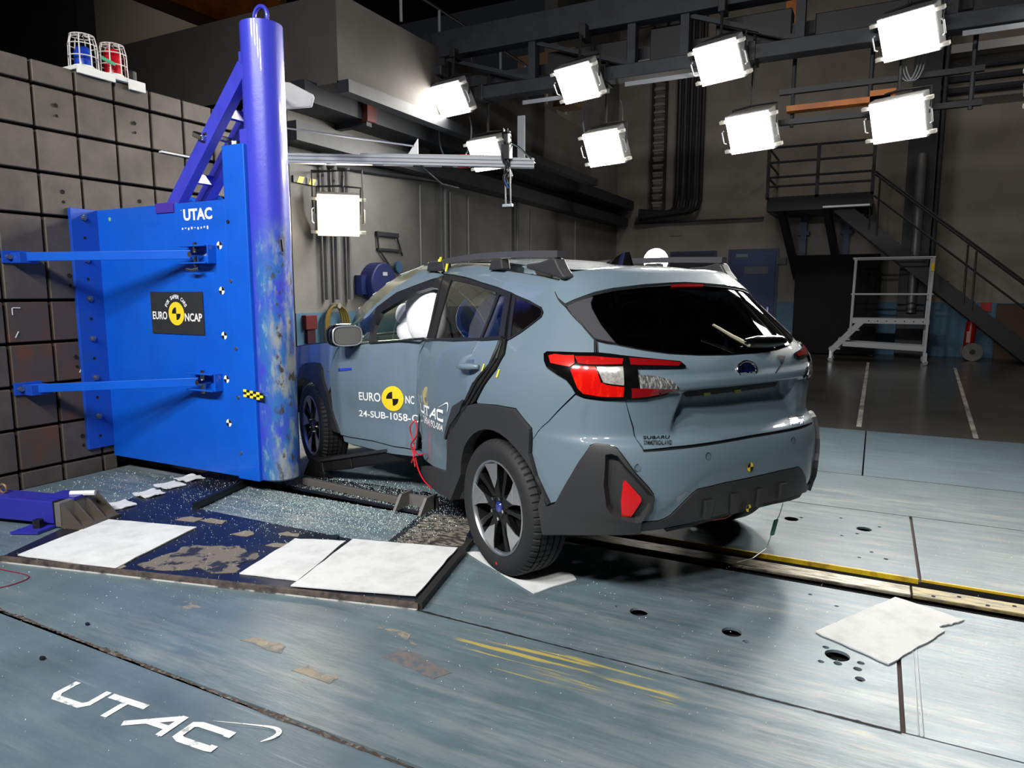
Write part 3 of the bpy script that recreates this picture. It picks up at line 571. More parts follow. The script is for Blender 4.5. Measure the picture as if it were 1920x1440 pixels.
# outlines of panels, lamps and marks on that surface, metres as (s,t)
T={'front_door':[(1.766,1.085),(2.101,1.115),(2.447,1.148),(2.419,1.103),(2.338,1.038),(2.328,0.996),(2.343,0.88),(2.325,0.758),(2.329,0.638),(2.299,0.557),(2.279,0.471),(2.268,0.383),(2.013,0.365),(1.759,0.366),(1.484,0.35),(1.339,0.346),(1.286,0.464),(1.281,0.448),(1.26,0.537),(1.258,0.713),(1.26,0.832),(1.286,0.923),(1.34,1.008),(1.394,1.052),(1.582,1.059)],'rear_door':[(2.523,1.141),(2.957,1.168),(3.34,1.195),(3.532,1.213),(3.536,1.186),(3.529,1.134),(3.491,1.055),(3.369,0.977),(3.29,0.875),(3.105,0.729),(2.986,0.629),(2.968,0.497),(2.997,0.372),(2.763,0.367),(2.432,0.347),(2.364,0.383),(2.34,0.471),(2.304,0.517),(2.31,0.559),(2.358,0.643),(2.339,0.76),(2.365,0.882),(2.347,0.998),(2.356,1.04),(2.433,1.101),(2.487,1.145)],'quarter_panel':[(3.58,1.207),(3.682,1.251),(3.837,1.329),(3.841,1.349),(3.799,1.372),(3.448,1.415),(3.405,1.422),(3.249,1.436),(3.036,1.445),(2.546,1.483),(2.409,1.49),(2.3,1.507),(2.365,1.526),(2.301,1.56),(2.718,1.548),(3.147,1.525),(3.515,1.524),(3.96,1.506),(3.961,1.506),(3.919,1.473),(3.922,1.446),(3.981,1.406),(4.045,1.378),(4.162,1.297),(4.221,1.237),(4.217,1.184),(4.226,1.164),(4.244,1.127),(4.283,1.072),(4.332,1.015),(4.353,0.986),(4.264,0.984),(4.188,0.99),(4.146,1.004),(4.027,0.864),(3.911,0.767),(3.923,0.819),(3.801,0.895),(3.613,0.889),(3.422,0.871),(3.411,0.882),(3.491,0.978),(3.577,1.063),(3.611,1.14),(3.573,1.203)],'bumper':[(4.147,1.002),(4.189,0.988),(4.264,0.982),(4.355,0.984),(4.36,0.984),(4.403,0.858),(4.417,0.761),(4.535,0.768),(4.769,0.771),(5.003,0.773),(5.362,0.771)],'bumper_low':[(5.299,0.578),(4.976,0.585),(4.794,0.587),(4.643,0.579),(4.616,0.564),(4.568,0.521),(4.519,0.469),(4.495,0.455),(4.47,0.446),(4.397,0.445),(4.399,0.451),(4.429,0.523),(4.442,0.574),(4.423,0.606),(4.372,0.673),(4.335,0.739),(4.315,0.776),(4.281,0.788),(4.238,0.791),(4.211,0.781),(4.154,0.705),(4.09,0.594),(4.038,0.496),(4.003,0.478),(3.968,0.534),(3.928,0.599),(3.897,0.699),(3.909,0.764)],'tailgate_left':[(4.234,1.232),(4.233,1.181),(4.23,1.167),(4.252,1.128),(4.29,1.072),(4.335,1.019),(4.356,0.986),(4.354,0.989),(4.402,0.858),(4.415,0.766),(4.536,0.773),(4.771,0.775),(5.006,0.777),(5.365,0.775)],'glass':[(4.979,1.164),(4.905,1.165),(4.706,1.172),(4.547,1.184),(4.438,1.2),(4.333,1.22),(4.323,1.222),(4.27,1.298),(4.231,1.374),(4.23,1.396),(4.251,1.427),(4.274,1.436),(4.384,1.453),(4.608,1.472),(4.825,1.481),(5.205,1.484),(6.06,1.478)],'garnish':[(4.049,1.381),(4.12,1.403),(4.249,1.427),(4.228,1.396),(4.229,1.373),(4.268,1.297),(4.32,1.221),(4.279,1.227),(4.234,1.235),(4.222,1.239),(4.162,1.302)],'spoiler':[(4.01,1.511),(3.964,1.503),(3.914,1.47),(3.925,1.446),(3.979,1.412),(4.049,1.384),(4.119,1.404),(4.258,1.439),(4.386,1.458),(4.613,1.477),(4.833,1.486),(5.216,1.489),(6.046,1.483)],'roofseam':[(4.009,1.512),(4.173,1.494),(4.305,1.458)],'lamp':[(3.949,1.161),(3.967,1.172),(4.056,1.175),(4.137,1.176),(4.238,1.178),(4.293,1.174),(4.33,1.169),(4.442,1.157),(4.584,1.141),(4.607,1.12),(4.595,1.116),(4.472,1.117),(4.392,1.118),(4.394,1.104),(4.396,1.089),(4.433,1.087),(4.47,1.084),(4.517,1.071),(4.546,1.05),(4.561,1.032),(4.55,1.015),(4.515,1.004),(4.435,0.988),(4.363,0.986),(4.264,0.987),(4.188,0.993),(4.151,1.003),(4.125,1.036),(4.096,1.062),(4.036,1.085),(3.985,1.105),(3.961,1.131)],'red_a':[(3.991,1.152),(4.022,1.159),(4.074,1.157),(4.123,1.159),(4.128,1.13),(4.109,1.118),(4.05,1.123),(4.008,1.127)],'red_b':[(4.135,1.156),(4.214,1.158),(4.335,1.151),(4.33,1.135),(4.252,1.132),(4.198,1.131),(4.149,1.133)],'red_c':[(4.367,1.154),(4.478,1.146),(4.58,1.134),(4.57,1.125),(4.466,1.129),(4.368,1.133)],'red_d':[(4.119,1.102),(4.15,1.117),(4.221,1.117),(4.234,1.089),(4.248,1.056),(4.278,1.045),(4.34,1.039),(4.341,1.002),(4.262,1.0),(4.186,1.009),(4.159,1.031)],'clear_a':[(4.233,1.117),(4.332,1.12),(4.338,1.052),(4.292,1.056),(4.262,1.061)],'clear_b':[(4.397,1.088),(4.433,1.086),(4.47,1.082),(4.517,1.069),(4.542,1.048),(4.548,1.035),(4.473,1.037),(4.408,1.039)],'red_e':[(4.375,1.034),(4.455,1.034),(4.548,1.031),(4.499,1.013),(4.44,1.003),(4.38,0.998)],'corner_clad':[(3.94,0.455),(4.011,0.476),(4.038,0.496),(4.09,0.594),(4.154,0.705),(4.211,0.781),(4.238,0.791),(4.281,0.788),(4.315,0.776),(4.335,0.739),(4.372,0.673),(4.423,0.606),(4.442,0.574),(4.429,0.523),(4.399,0.451),(4.402,0.393),(4.328,0.388),(4.239,0.379),(4.091,0.348),(3.976,0.316)],'corner_recess':[(4.293,0.713),(4.321,0.709),(4.356,0.667),(4.423,0.593),(4.436,0.571),(4.395,0.458),(4.374,0.455),(4.319,0.463),(4.281,0.493)],'reflector':[(4.327,0.635),(4.338,0.635),(4.395,0.562),(4.397,0.543),(4.359,0.466),(4.318,0.468),(4.312,0.541),(4.321,0.623)],'diffuser':[(5.299,0.578),(4.976,0.585),(4.794,0.587),(4.643,0.579),(4.616,0.564),(4.568,0.521),(4.519,0.469),(4.495,0.455),(4.47,0.446),(4.397,0.445),(4.399,0.397),(4.478,0.403),(4.534,0.413),(4.636,0.42),(4.723,0.426),(4.82,0.432),(4.969,0.436),(5.104,0.427),(5.324,0.426)],'rear_arch':[(3.005,0.596),(3.05,0.657),(3.151,0.727),(3.17,0.769),(3.307,0.844),(3.422,0.873),(3.613,0.889),(3.801,0.895),(3.875,0.851),(3.926,0.816),(3.907,0.76),(3.897,0.699),(3.928,0.599),(3.968,0.534),(4.003,0.476),(3.94,0.452),(3.915,0.528),(3.873,0.627),(3.815,0.69),(3.737,0.732),(3.641,0.768),(3.524,0.776),(3.402,0.753),(3.26,0.687),(3.111,0.581),(3.042,0.478),(3.03,0.358),(3.025,0.247),(2.973,0.232),(2.972,0.37),(2.978,0.5)],'arch_on_door':[(2.983,0.609),(3.056,0.711),(3.152,0.821),(3.27,0.863),(3.3,0.879),(3.324,0.877),(3.265,0.805),(3.103,0.702),(3.006,0.6)],'rear_sill':[(2.381,0.333),(2.762,0.365),(2.991,0.371),(2.98,0.229),(2.813,0.226),(2.63,0.236),(2.342,0.221)],'sill_paint':[(1.349,0.345),(1.483,0.344),(1.758,0.36),(2.012,0.359),(2.267,0.379),(2.326,0.369),(2.319,0.346),(2.227,0.323),(1.985,0.3),(1.747,0.294),(1.473,0.289),(1.361,0.295)],'door_seal':[(3.528,1.214),(3.568,1.208),(3.611,1.14),(3.577,1.063),(3.491,0.978),(3.411,0.881),(3.287,0.801),(3.151,0.724),(3.033,0.618),(2.988,0.627),(3.11,0.73),(3.294,0.875),(3.372,0.977),(3.494,1.055),(3.532,1.134),(3.536,1.186)],'rear_win_frame':[(2.42,1.484),(2.553,1.479),(3.038,1.444),(3.251,1.434),(3.406,1.421),(3.443,1.366),(3.476,1.304),(3.539,1.213),(3.341,1.194),(2.958,1.166),(2.523,1.141),(2.521,1.213),(2.527,1.324)],'rear_glass':[(2.604,1.449),(2.874,1.433),(3.106,1.423),(3.273,1.412),(3.297,1.306),(3.302,1.201),(3.004,1.182),(2.658,1.163),(2.635,1.255),(2.632,1.355)],'vent_glass':[(3.303,1.405),(3.356,1.405),(3.393,1.355),(3.482,1.213),(3.323,1.203),(3.318,1.297)],'quarter_trim':[(3.424,1.416),(3.453,1.417),(3.596,1.396),(3.803,1.371),(3.838,1.351),(3.838,1.328),(3.724,1.269),(3.58,1.204),(3.566,1.208),(3.498,1.309)],'quarter_glass':[(3.467,1.403),(3.582,1.39),(3.79,1.367),(3.821,1.351),(3.822,1.33),(3.706,1.273),(3.591,1.22),(3.532,1.301)],'front_frame':[(1.752,1.076),(1.681,1.244),(1.682,1.301),(1.873,1.382),(2.094,1.426),(2.277,1.462),(2.415,1.482),(2.497,1.37),(2.506,1.262),(2.547,1.144),(2.236,1.13),(2.058,1.11)],'front_hole':[(1.792,1.102),(1.749,1.207),(1.767,1.273),(1.959,1.336),(2.132,1.386),(2.299,1.412),(2.439,1.404),(2.461,1.305),(2.471,1.157),(2.23,1.142),(2.054,1.121)],'a_pillar':[(1.548,1.241),(1.595,1.286),(1.705,1.349),(1.835,1.419),(1.972,1.473),(2.04,1.523),(2.178,1.531),(2.303,1.505),(2.418,1.481),(2.275,1.463),(2.093,1.427),(1.872,1.383),(1.68,1.302),(1.589,1.229)],'sail_glass':[(1.532,1.214),(1.667,1.276),(1.705,1.226),(1.762,1.097),(1.674,1.118)],'front_arch':[(1.139,0.848),(1.088,0.89),(0.981,0.89),(0.824,0.869),(0.694,0.818)],'front_arch_r':[(1.139,0.835),(1.157,0.765),(1.22,0.674),(1.287,0.491),(1.354,0.364)],'handle':[(3.161,1.039),(3.211,1.056),(3.302,1.068),(3.367,1.074),(3.413,1.067),(3.357,1.043),(3.294,1.03),(3.231,1.027)],'badge_blue':[(1.376,0.872),(1.554,0.89),(1.555,0.876),(1.377,0.851)],'txtEURO':[(1.64,0.718),(1.912,0.739),(1.906,0.671),(1.634,0.657)],'txtNC':[(2.197,0.75),(2.298,0.758),(2.292,0.7),(2.192,0.694)],'txtNUM':[(1.609,0.577),(2.313,0.63),(2.307,0.574),(1.601,0.528)],'txtUTAC':[(2.426,0.73),(2.93,0.762),(2.923,0.686),(2.414,0.67)],'txtUNUM':[(2.483,0.659),(2.898,0.668),(2.884,0.623),(2.47,0.606)],'roundel':[(2.057,0.801),(2.178,0.727),(2.045,0.622),(1.921,0.699)],'swoosh':[(2.838,0.775),(2.946,0.79),(2.968,0.765),(2.928,0.732)],'txtSUB':[(4.443,0.822),(4.557,0.818),(4.546,0.804),(4.438,0.808)],'txtEB':[(4.435,0.803),(4.552,0.8),(4.535,0.784),(4.424,0.789)],'txtCR':[(5.355,0.827),(5.524,0.814),(5.493,0.803),(5.346,0.812)],'txtHY':[(5.346,0.805),(5.471,0.798),(5.43,0.782),(5.312,0.791)],'pts':[(4.976,1.088),(4.805,0.967),(5.017,0.963),(4.964,0.638),(4.382,0.694),(4.7,0.722),(4.954,0.445),(5.128,0.442),(4.996,1.47),(3.585,1.099),(3.666,1.084),(3.562,1.094)],'curtain':[(3.111,1.419),(3.225,1.414),(3.276,1.407),(3.302,1.301),(3.308,1.203),(3.056,1.187),(3.009,1.256),(3.025,1.338)],'brake3':[(4.848,1.48),(5.016,1.486),(5.189,1.483),(5.151,1.467),(4.977,1.465),(4.813,1.464)],'inner_frame':[(4.267,0.747),(4.289,0.752),(4.312,0.744),(4.342,0.697),(4.402,0.618),(4.436,0.571),(4.435,0.53),(4.398,0.455),(4.374,0.451),(4.318,0.466),(4.279,0.49),(4.262,0.517),(4.252,0.618)],'plate_tape':[(4.781,0.976),(4.823,0.975),(4.828,0.958),(4.785,0.958)],'plate_tape2':[(4.994,0.972),(5.041,0.973),(5.046,0.955),(4.999,0.955)],'ribs':[(4.674,0.522),(4.723,0.521),(4.71,0.431),(4.678,0.437),(4.833,0.529),(4.879,0.525),(4.892,0.436),(4.846,0.434),(5.024,0.522),(5.064,0.522),(5.069,0.435),(5.029,0.435),(5.192,0.525),(5.236,0.521),(5.246,0.442),(5.202,0.443)],'tear':[(5.256,1.142),(5.325,1.135),(5.254,1.094)],'crackline':[(5.254,1.094),(5.188,1.063),(5.157,1.003)],'strips':[(5.1,1.38),(5.1,1.38)],'tw':[(2.201,1.56),(2.344,1.56),(2.368,1.56),(2.296,1.56),(3.451,1.142),(3.462,1.148)]}
PAINT=M('car_paint_blue_grey',(98,115,126),.5,coat=1.,spec=.4)
CLAD=M('cladding_grey_plastic',(44,44,45),.5); GLOSSK=M('gloss_black',(9,9,10),.12,coat=.5); RUB=M('seal_rubber',(13,13,14),.6); TRIMK=M('window_trim_black',(30,30,31),.32)
PRIV=glassM('privacy_glass',(92,94,96),.0); SIDEG=glassM('side_glass',(150,152,155),.0); CLEARG=glassM('clear_glass',(150,176,166),.0); GARN=M('garnish_grey',(66,65,68),.25,coat=.3)
RLENS=M('lamp_red',(196,14,10),.12,coat=.6,spec=.6,noise=(255,44,18),nscale=26,stretch=(1,1,.3),lo=.5,hi=.7); RDARK=M('lamp_dark_red',(120,10,14),.12,coat=.6); RBRT=M('lamp_bright_red',(226,30,26),.2,coat=.5); CLENS=M('lamp_clear',(186,182,176),.15,coat=.6,metal=.3,noise=(140,136,130),nscale=60); CLENS2=M('lamp_clear_dark',(96,98,96),.15,coat=.6,metal=.4,noise=(190,190,186),nscale=40,stretch=(1,4,1),lo=.5,hi=.6)
car=thing('car','blue-grey five-door crossover car with crushed driver side, stopped against the blue pole','car',(-1.224,3.808,0),R(150.5))
cb=lambda mb,n,m,**k: mb.build(n,m,k.pop('parent',car),local=True,**k)
def feat(s,t):
    # pressed shapes of the skin, as offset along the normal
    d=0.
    q=abs(s-5.); 
    # number plate recess of the tailgate, sharp under the lip, fading out low down
    w=.395+.05*min(1.,max(0.,(1.0-t)/.2))
    lat=1-sstep(w-.035,w+.01,q); d-=.075*lat*(1-sstep(1.008,1.018,t))*sstep(.80,.94,t)
    # lip above the plate
    d+=.018*(1-sstep(.50,.56,q))*(1-sstep(1.05,1.09,t))*sstep(1.012,1.03,t)
    # bumper shelf edge and lower trapezoid step
    if q<1.0:
        bl=.645-.19*sstep(.26,.62,q); d-=.006*(1-sstep(bl-.022,bl+.03,t))*(1-sstep(.8,1.,q))
    # haunch over the rear wheel, hollow in the doors
    if s<4.2: d+=.016*math.exp(-((s-3.62)/.42)**2-((t-.93)/.16)**2)
    if 1.2<s<3.1: d-=.016*math.exp(-((t-.55)/.12)**2)*sstep(1.2,1.5,s)*(1-sstep(2.8,3.1,s))
    if 2.1<s<2.42: d+=.003*math.sin((s-2.1)*38)*math.sin(t*11)
    return d
def S3(s,t): return Vector(surf(s,t))
def nrm(s,t):
    h=.004; t0=min(max(t,CZ[0]+h),CZ[-1]-h); a=S3(s+h,t0)-S3(s-h,t0); b=S3(s,t0+h)-S3(s,t0-h); n=a.cross(b)
    return n.normalized() if n.length>1e-12 else Vector((0,0,1))
def pos(s,t,off=0.): return S3(s,t)+nrm(s,t)*(off+feat(s,t))
def nrm2(s,t):
    h=.006; t0=min(max(t,CZ[0]+h),CZ[-1]-h); a=pos(s+h,t0)-pos(s-h,t0); b=pos(s,t0+h)-pos(s,t0-h); n=a.cross(b)
    return n.normalized() if n.length>1e-12 else Vector((0,0,1))
def area2(p): return sum(a[0]*b[1]-b[0]*a[1] for a,b in zip(p,p[1:]+p[:1]))/2
def inset(p,g):
    o=[];n=len(p)
    for i in range(n):
        a=Vector(p[i-1]);b=Vector(p[i]);c=Vector(p[(i+1)%n]); d0=(b-a);d1=(c-b)
        if d0.length<1e-6 or d1.length<1e-6: o.append(tuple(b)); continue
        d0.normalize();d1.normalize(); m=Vector((-d0.y,d0.x))+Vector((-d1.y,d1.x))
        if m.length<.3: o.append(tuple(b)); continue
        m.normalize(); k=1/max(.55,m.dot(Vector((-d0.y,d0.x)))); o.append(tuple(b+m*g*k))
    return o
def clean(p):
    o=[]
    for q in p:
        if not o or (abs(q[0]-o[-1][0])+abs(q[1]-o[-1][1]))>.004: o.append(q)
    if abs(o[0][0]-o[-1][0])+abs(o[0][1]-o[-1][1])<.004: o.pop()
    return o
def mirror(p): return [(10-s,t) for s,t in reversed(p)]
def half(p):
    # clip at the centre line and mirror: a symmetric tail panel
    q=[]
    n=len(p)
    for i in range(n):
        a,b=p[i],p[(i+1)%n]
        if a[0]<=5: q.append(a)
        if (a[0]-5)*(b[0]-5)<0:
            k=(5-a[0])/(b[0]-a[0]); q.append((5.,a[1]+(b[1]-a[1])*k))
    # rotate so that the run starts after the centre-line edge
    n=len(q)
    for i in range(n):
        if abs(q[i][0]-5)<1e-6 and abs(q[i-1][0]-5)<1e-6: q=q[i:]+q[:i]; break
    return q+[(10-s,t) for s,t in reversed(q) if abs(s-5)>1e-6]
def panel(name,poly,mat,parent=car,off=0.,thick=.012,holes=(),step=.04,gap=.0025,seal=True,label=None,flat=False):
    poly=clean(poly)
    if area2(poly)<0: poly=poly[::-1]
    poly=inset(poly,gap) if gap else poly
    hs=[clean(h) for h in holes]
    bm=bmesh.new(); es=[]
    for lp in [poly]+hs:
        vs=[bm.verts.new((x,y,0)) for x,y in lp]
        for i in range(len(vs)): es.append(bm.edges.new((vs[i],vs[(i+1)%len(vs)])))
    bmesh.ops.triangle_fill(bm,use_beauty=True,edges=es,normal=(0,0,1))
    xs=[p[0] for p in poly]; ys=[p[1] for p in poly]
    for ax,lo,hi in ((0,min(xs),max(xs)),(1,min(ys),max(ys))):
        k=math.ceil(lo/step+1e-6)
        while k*step<hi:
            co=[0,0,0]; co[ax]=k*step; no=[0,0,0]; no[ax]=1
            bmesh.ops.bisect_plane(bm,geom=bm.verts[:]+bm.edges[:]+bm.faces[:],plane_co=co,plane_no=no,dist=1e-5); k+=1
    bmesh.ops.remove_doubles(bm,verts=bm.verts[:],dist=4e-4)
    bmesh.ops.dissolve_degenerate(bm,edges=bm.edges[:],dist=1e-5)
    bm.normal_update()
    for f in bm.faces:
        if f.normal.z<0: f.normal_flip()
    bm.verts.index_update(); V=[];NN=[];F=[];MI=[]
    st=[(v.co.x,v.co.y) for v in bm.verts]
    for s,t in st: n=nrm2(s,t); V.append(pos(s,t,off)); NN.append(n)
    nb=len(V)
    F=[tuple(v.index for v in f.verts) for f in bm.faces]; MI=[0]*len(F)
    if thick:
        for e in bm.edges:
            if len(e.link_faces)!=1: continue
            l=e.link_faces[0].loops
            for q in l:
                if q.edge==e: a,b=q.vert.index,q.link_loop_next.vert.index
            i=len(V)
            for k in (a,b): V.append(V[k]); NN.append(Vector((0,0,0)))
            for k in (b,a): V.append(V[k]-NN[k]*thick); NN.append(Vector((0,0,0)))
            F.append((i+1,i,i+3,i+2)); MI.append(0)
    if seal:
        for lp in [poly]+hs:
            L=[]
            for (x0,y0),(x1,y1) in zip(lp,lp[1:]+lp[:1]):
                m=max(1,int(math.hypot(x1-x0,y1-y0)/.014))
                L+= [(x0+(x1-x0)*i/m,y0+(y1-y0)*i/m) for i in range(m)]
            A=inset(L,.006); B=inset(L,-.009); i0=len(V); m=len(L)
            for s,t in A: V.append(pos(s,t,off-.009)); NN.append(Vector((0,0,0)))
            for s,t in B: V.append(pos(s,t,off-.009)); NN.append(Vector((0,0,0)))
            for i in range(m): j=(i+1)%m; F.append((i0+i,i0+m+i,i0+m+j,i0+j)); MI.append(1)
    bm.free()
    me=bpy.data.meshes.new(name); me.from_pydata([tuple(p) for p in V],[],F); me.materials.append(mat); me.materials.append(RUB)
    me.polygons.foreach_set('material_index',MI); me.polygons.foreach_set('use_smooth',[True]*len(F))
    if not flat: me.normals_split_custom_set_from_vertices([tuple(n) for n in NN])
    o=bpy.data.objects.new(name,me); COL.objects.link(o); o.parent=parent
    if label: o['label']=label
    return o
# ---- left side, as crushed
panel('front_door',T['front_door'],PAINT,step=.035); panel('rear_door',T['rear_door'],PAINT,step=.035)
panel('quarter_panel',T['quarter_panel'],PAINT)
panel('a_pillar',T['a_pillar'],PAINT,seal=False)
panel('sill',T['sill_paint'],PAINT,off=-.012,thick=.04)
fend=[(s,t) for s,t in ((1.386,1.051),(1.336,1.008),(1.284,.923),(1.262,.832),(1.262,.72),(1.22,.674),(1.157,.765),(1.139,.848),(1.088,.888),(.981,.888),(.824,.869),(.694,.818),(.55,.66),(.44,.40),(.20,.40),(.16,.80),(.22,.95),(.8,1.02),(1.2,1.06))]
panel('front_fender',fend,PAINT)
def arc(cx,cy,r,a0,a1,n=16): return [(cx+r*math.cos(R(a0+(a1-a0)*i/n)),cy+r*math.sin(R(a0+(a1-a0)*i/n))) for i in range(n+1)]
panel('wheel_arch_trim',[(1.348,.363),(1.284,.491),(1.22,.674),(1.157,.765),(1.139,.848),(1.088,.89),(.981,.89),(.824,.872),(.68,.82),(.54,.66),(.44,.40)]+arc(.84,.36,.385,174,2),CLAD,off=.018,thick=.05,seal=False)
RA=T['rear_arch'][:16]+[(3.967,.534),(4.0,.474),(3.935,.45)]+arc(3.60,.355,.405,12,168)+[(3.0,.23),(2.93,.23),(2.96,.42),(2.99,.52)]
panel('wheel_arch_trim',RA,CLAD,off=.02,thick=.06,seal=False)
panel('arch_trim_on_door',T['arch_on_door'],CLAD,off=.03,thick=.03,seal=False)
panel('rear_sill_trim',[(2.40,.30),(2.70,.37),(2.97,.40),(3.0,.24),(2.8,.22),(2.5,.225),(2.38,.25)],CLAD,off=.02,thick=.04,seal=False)
panel('door_seal',T['door_seal'],RUB,off=.012,thick=.03,seal=False)
for k in (.3,.7):
    L=T['door_seal']; n=len(L)//2; MB().tube([pos(L[i][0]*(1-k)+L[2*n-1-i][0]*k if 2*n-1-i<len(L) else L[i][0],L[i][1]*(1-k)+L[2*n-1-i][1]*k,.018) for i in range(n)],.008,6).build('seal_lip',RUB,car,local=True,smooth=True)
panel('window_frame',T['rear_win_frame'],TRIMK,off=.003,holes=[T['rear_glass'],T['vent_glass']],seal=False)
panel('rear_door_glass',T['rear_glass'],SIDEG,off=-.002,thick=0,gap=-.004,seal=False); panel('vent_glass',T['vent_glass'],SIDEG,off=-.002,thick=0,gap=-.004,seal=False)
panel('quarter_trim',T['quarter_trim'],TRIMK,off=.003,holes=[T['quarter_glass']],seal=False); panel('quarter_glass',T['quarter_glass'],M('dark_glass',(8,8,9),.05,coat=.4),off=.0,thick=0,gap=-.004,seal=False)
panel('front_window_frame',T['front_frame'],TRIMK,off=.004,holes=[T['front_hole']],seal=False,thick=.03)
panel('sail_glass',T['sail_glass'],M('sail_dark',(24,34,52),.15,coat=.4),off=.002,thick=0,seal=False)
MB().tube([pos(*q,.008) for q in ((1.766,1.087),(2.1,1.117),(2.44,1.148),(2.52,1.144),(2.96,1.17),(3.34,1.195),(3.53,1.213))],.009,6).build('belt_moulding',TRIMK,car,local=True,smooth=True)
# ---- tail
panel('tailgate',gap=.0045,poly=half(T['tailgate_left'][:12]+[(5.02,.777),(5.02,1.162)]+[(s,t-.004) for s,t in T['glass'][1:7]]+[(4.32,1.219),(4.279,1.223)]),mat=PAINT,step=.015)
panel('bumper',half([(4.027,.864),(4.147,1.0),(4.189,.986),(4.264,.982),(4.357,.984),(4.403,.858),(4.417,.762),(4.54,.766),(4.77,.769),(5.02,.771),(5.02,.586)]+[(4.976,.586)]+T['bumper_low'][2:-1]+[(3.91,.768)]),PAINT,step=.025)
panel('rear_glass',half(T['glass'][1:12]+T['glass'][11:15]+[(5.02,1.484),(5.02,1.164)]),PRIV,off=.002,thick=0,gap=0,seal=True)
for P_ in (T['garnish'],mirror(T['garnish'])): panel('tail_garnish',P_,GARN,off=.006,seal=False)
panel('spoiler',half([(4.01,1.535),(3.964,1.512),(3.914,1.47),(3.924,1.447),(3.979,1.412),(4.049,1.384),(4.119,1.404),(4.258,1.437),(4.386,1.456),(4.613,1.474),(4.833,1.483),(5.02,1.487),(5.02,1.556),(4.6,1.556),(4.3,1.553)]),PAINT,off=.016,thick=.05,step=.03)
panel('high_stop_lamp',T['brake3'],RDARK,off=.012,seal=False)
for side in (0,1):
    m=(lambda p:p) if not side else mirror
    lp=panel('tail_lamp',m(T['lamp']),GLOSSK,off=.012,thick=.03,seal=False,gap=0)
    for nm,mt in (('red_a',RBRT),('red_b',M('lamp_mid_red',(160,16,16),.14,coat=.6,noise=(220,36,26),nscale=22,lo=.55,hi=.7)),('red_c',RDARK),('red_d',RLENS),('clear_a',CLENS),('clear_b',CLENS2),('red_e',RDARK)):
        if side and nm in ('red_d',): pass
        panel('lens',m(T[nm]),mt,lp,off=.0155,thick=.004,seal=False,gap=-.003,step=.03)
    panel('bumper_corner',m(T['corner_clad']),CLAD,off=.022,thick=.05,holes=[m(T['inner_frame'])],seal=False,step=.03)
    rc=panel('corner_recess',m(T['inner_frame']),CLAD,off=-.018,thick=0,seal=False,gap=-.006)
    panel('reflector',m(T['reflector']),M('reflector_red',(200,10,18),.2,coat=.5),rc,off=-.004,thick=.014,seal=False)
# walls of the corner recess
for side in (0,1):
    L=T['inner_frame'] if not side else mirror(T['inner_frame']); n=len(L); mb=MB()
    a=[pos(s,t,.022) for s,t in L]; b=[pos(s,t,-.02) for s,t in inset(L if area2(L)>0 else L[::-1],.012)]
    if area2(L)<0: a=a[::-1]
    mb.add(a+b,[(i,(i+1)%n,n+(i+1)%n,n+i) for i in range(n)]); cb(mb,'recess_wall',CLAD)
panel('diffuser',half(T['diffuser'][1:-2]+[(5.02,.43),(5.02,.585)]),CLAD,off=.006,thick=.10,seal=False,step=.03)
for i in range(4):
    q=T['ribs'][i*4:i*4+4]; panel('diffuser_rib',q,CLAD,off=.022,thick=.02,seal=False,gap=0)
panel('lower_lip',half([(4.5,.40),(4.8,.43),(5.02,.435),(5.02,.41),(4.8,.405),(4.52,.38)]),RUB,off=-.004,thick=.02,seal=False)
panel('plate_shade_trim',[(4.645,1.0),(4.675,.962),(5.325,.962),(5.355,1.0),(5.31,1.010),(4.69,1.010)],M('shade_trim_black',(20,22,24),.4),off=.003,thick=0,seal=False,gap=0,step=.015)  # black garnish strip that also paints in the shade under the lip
panel('plate_lamp',T['plate_tape'],M('tape_yellow',(170,160,80),.5),off=.007,seal=False,gap=0); panel('plate_lamp',T['plate_tape2'],M('tape_yellow',(170,160,80),.5),off=.007,seal=False,gap=0)
panel('torn_hole',T['tear'],RUB,off=.003,thick=0,seal=False,gap=0); MB().tube([pos(s,t,.001) for s,t in T['crackline']],.003,5).build('crack',RUB,car,local=True)
for s,t in ((4.382,.694),(4.70,.722),(5.3,.722)): cb(MB().disc(pos(s,t,.0015),nrm(s,t),.016,16),'parking_sensor',M('sensor_grey',(88,106,118),.4,coat=.5)); cb(MB().tube([pos(s,t,.002)+Vector((0,.016*math.cos(R(a)),.016*math.sin(R(a)))) for a in range(0,360,30)],.0012,4,closed=True),'sensor_ring',RUB)
# emblem and badges
E0=pos(4.985,1.088,.004); en=nrm(4.985,1.088); ex_=Vector((0,-1,0)); ex_=(ex_-en*ex_.dot(en)).normalized(); ez_=en.cross(ex_)*-1
if ez_.z<0: ez_=-ez_
em=cb(MB().tube([E0+ex_*.067*math.cos(R(a))+ez_*.040*math.sin(R(a)) for a in range(0,360,12)],.006,8,closed=True),'emblem',CHROME,smooth=True)
cb(MB().add([E0+ex_*.064*math.cos(R(a))+ez_*.038*math.sin(R(a)) for a in range(0,360,12)],[tuple(range(30))]),'emblem_field',M('emblem_navy',(14,20,54),.15,coat=.6),parent=em)
for x,z,r in ((-.030,.010,.020),(.012,.016,.012),(.035,.008,.012),(.000,-.012,.012),(.025,-.014,.012),(.045,-.008,.010)):
    mb=MB()
    for a in (0,90):
        c_=E0+en*.003+ex_*x+ez_*z; d1=ex_*math.cos(R(a))+ez_*math.sin(R(a)); d2=-ex_*math.sin(R(a))+ez_*math.cos(R(a)); mb.add([c_+d1*r,c_+d2*r*.22,c_-d1*r,c_-d2*r*.22],[(0,1,2,3)])
    cb(mb,'emblem_star',CHROME,parent=em)
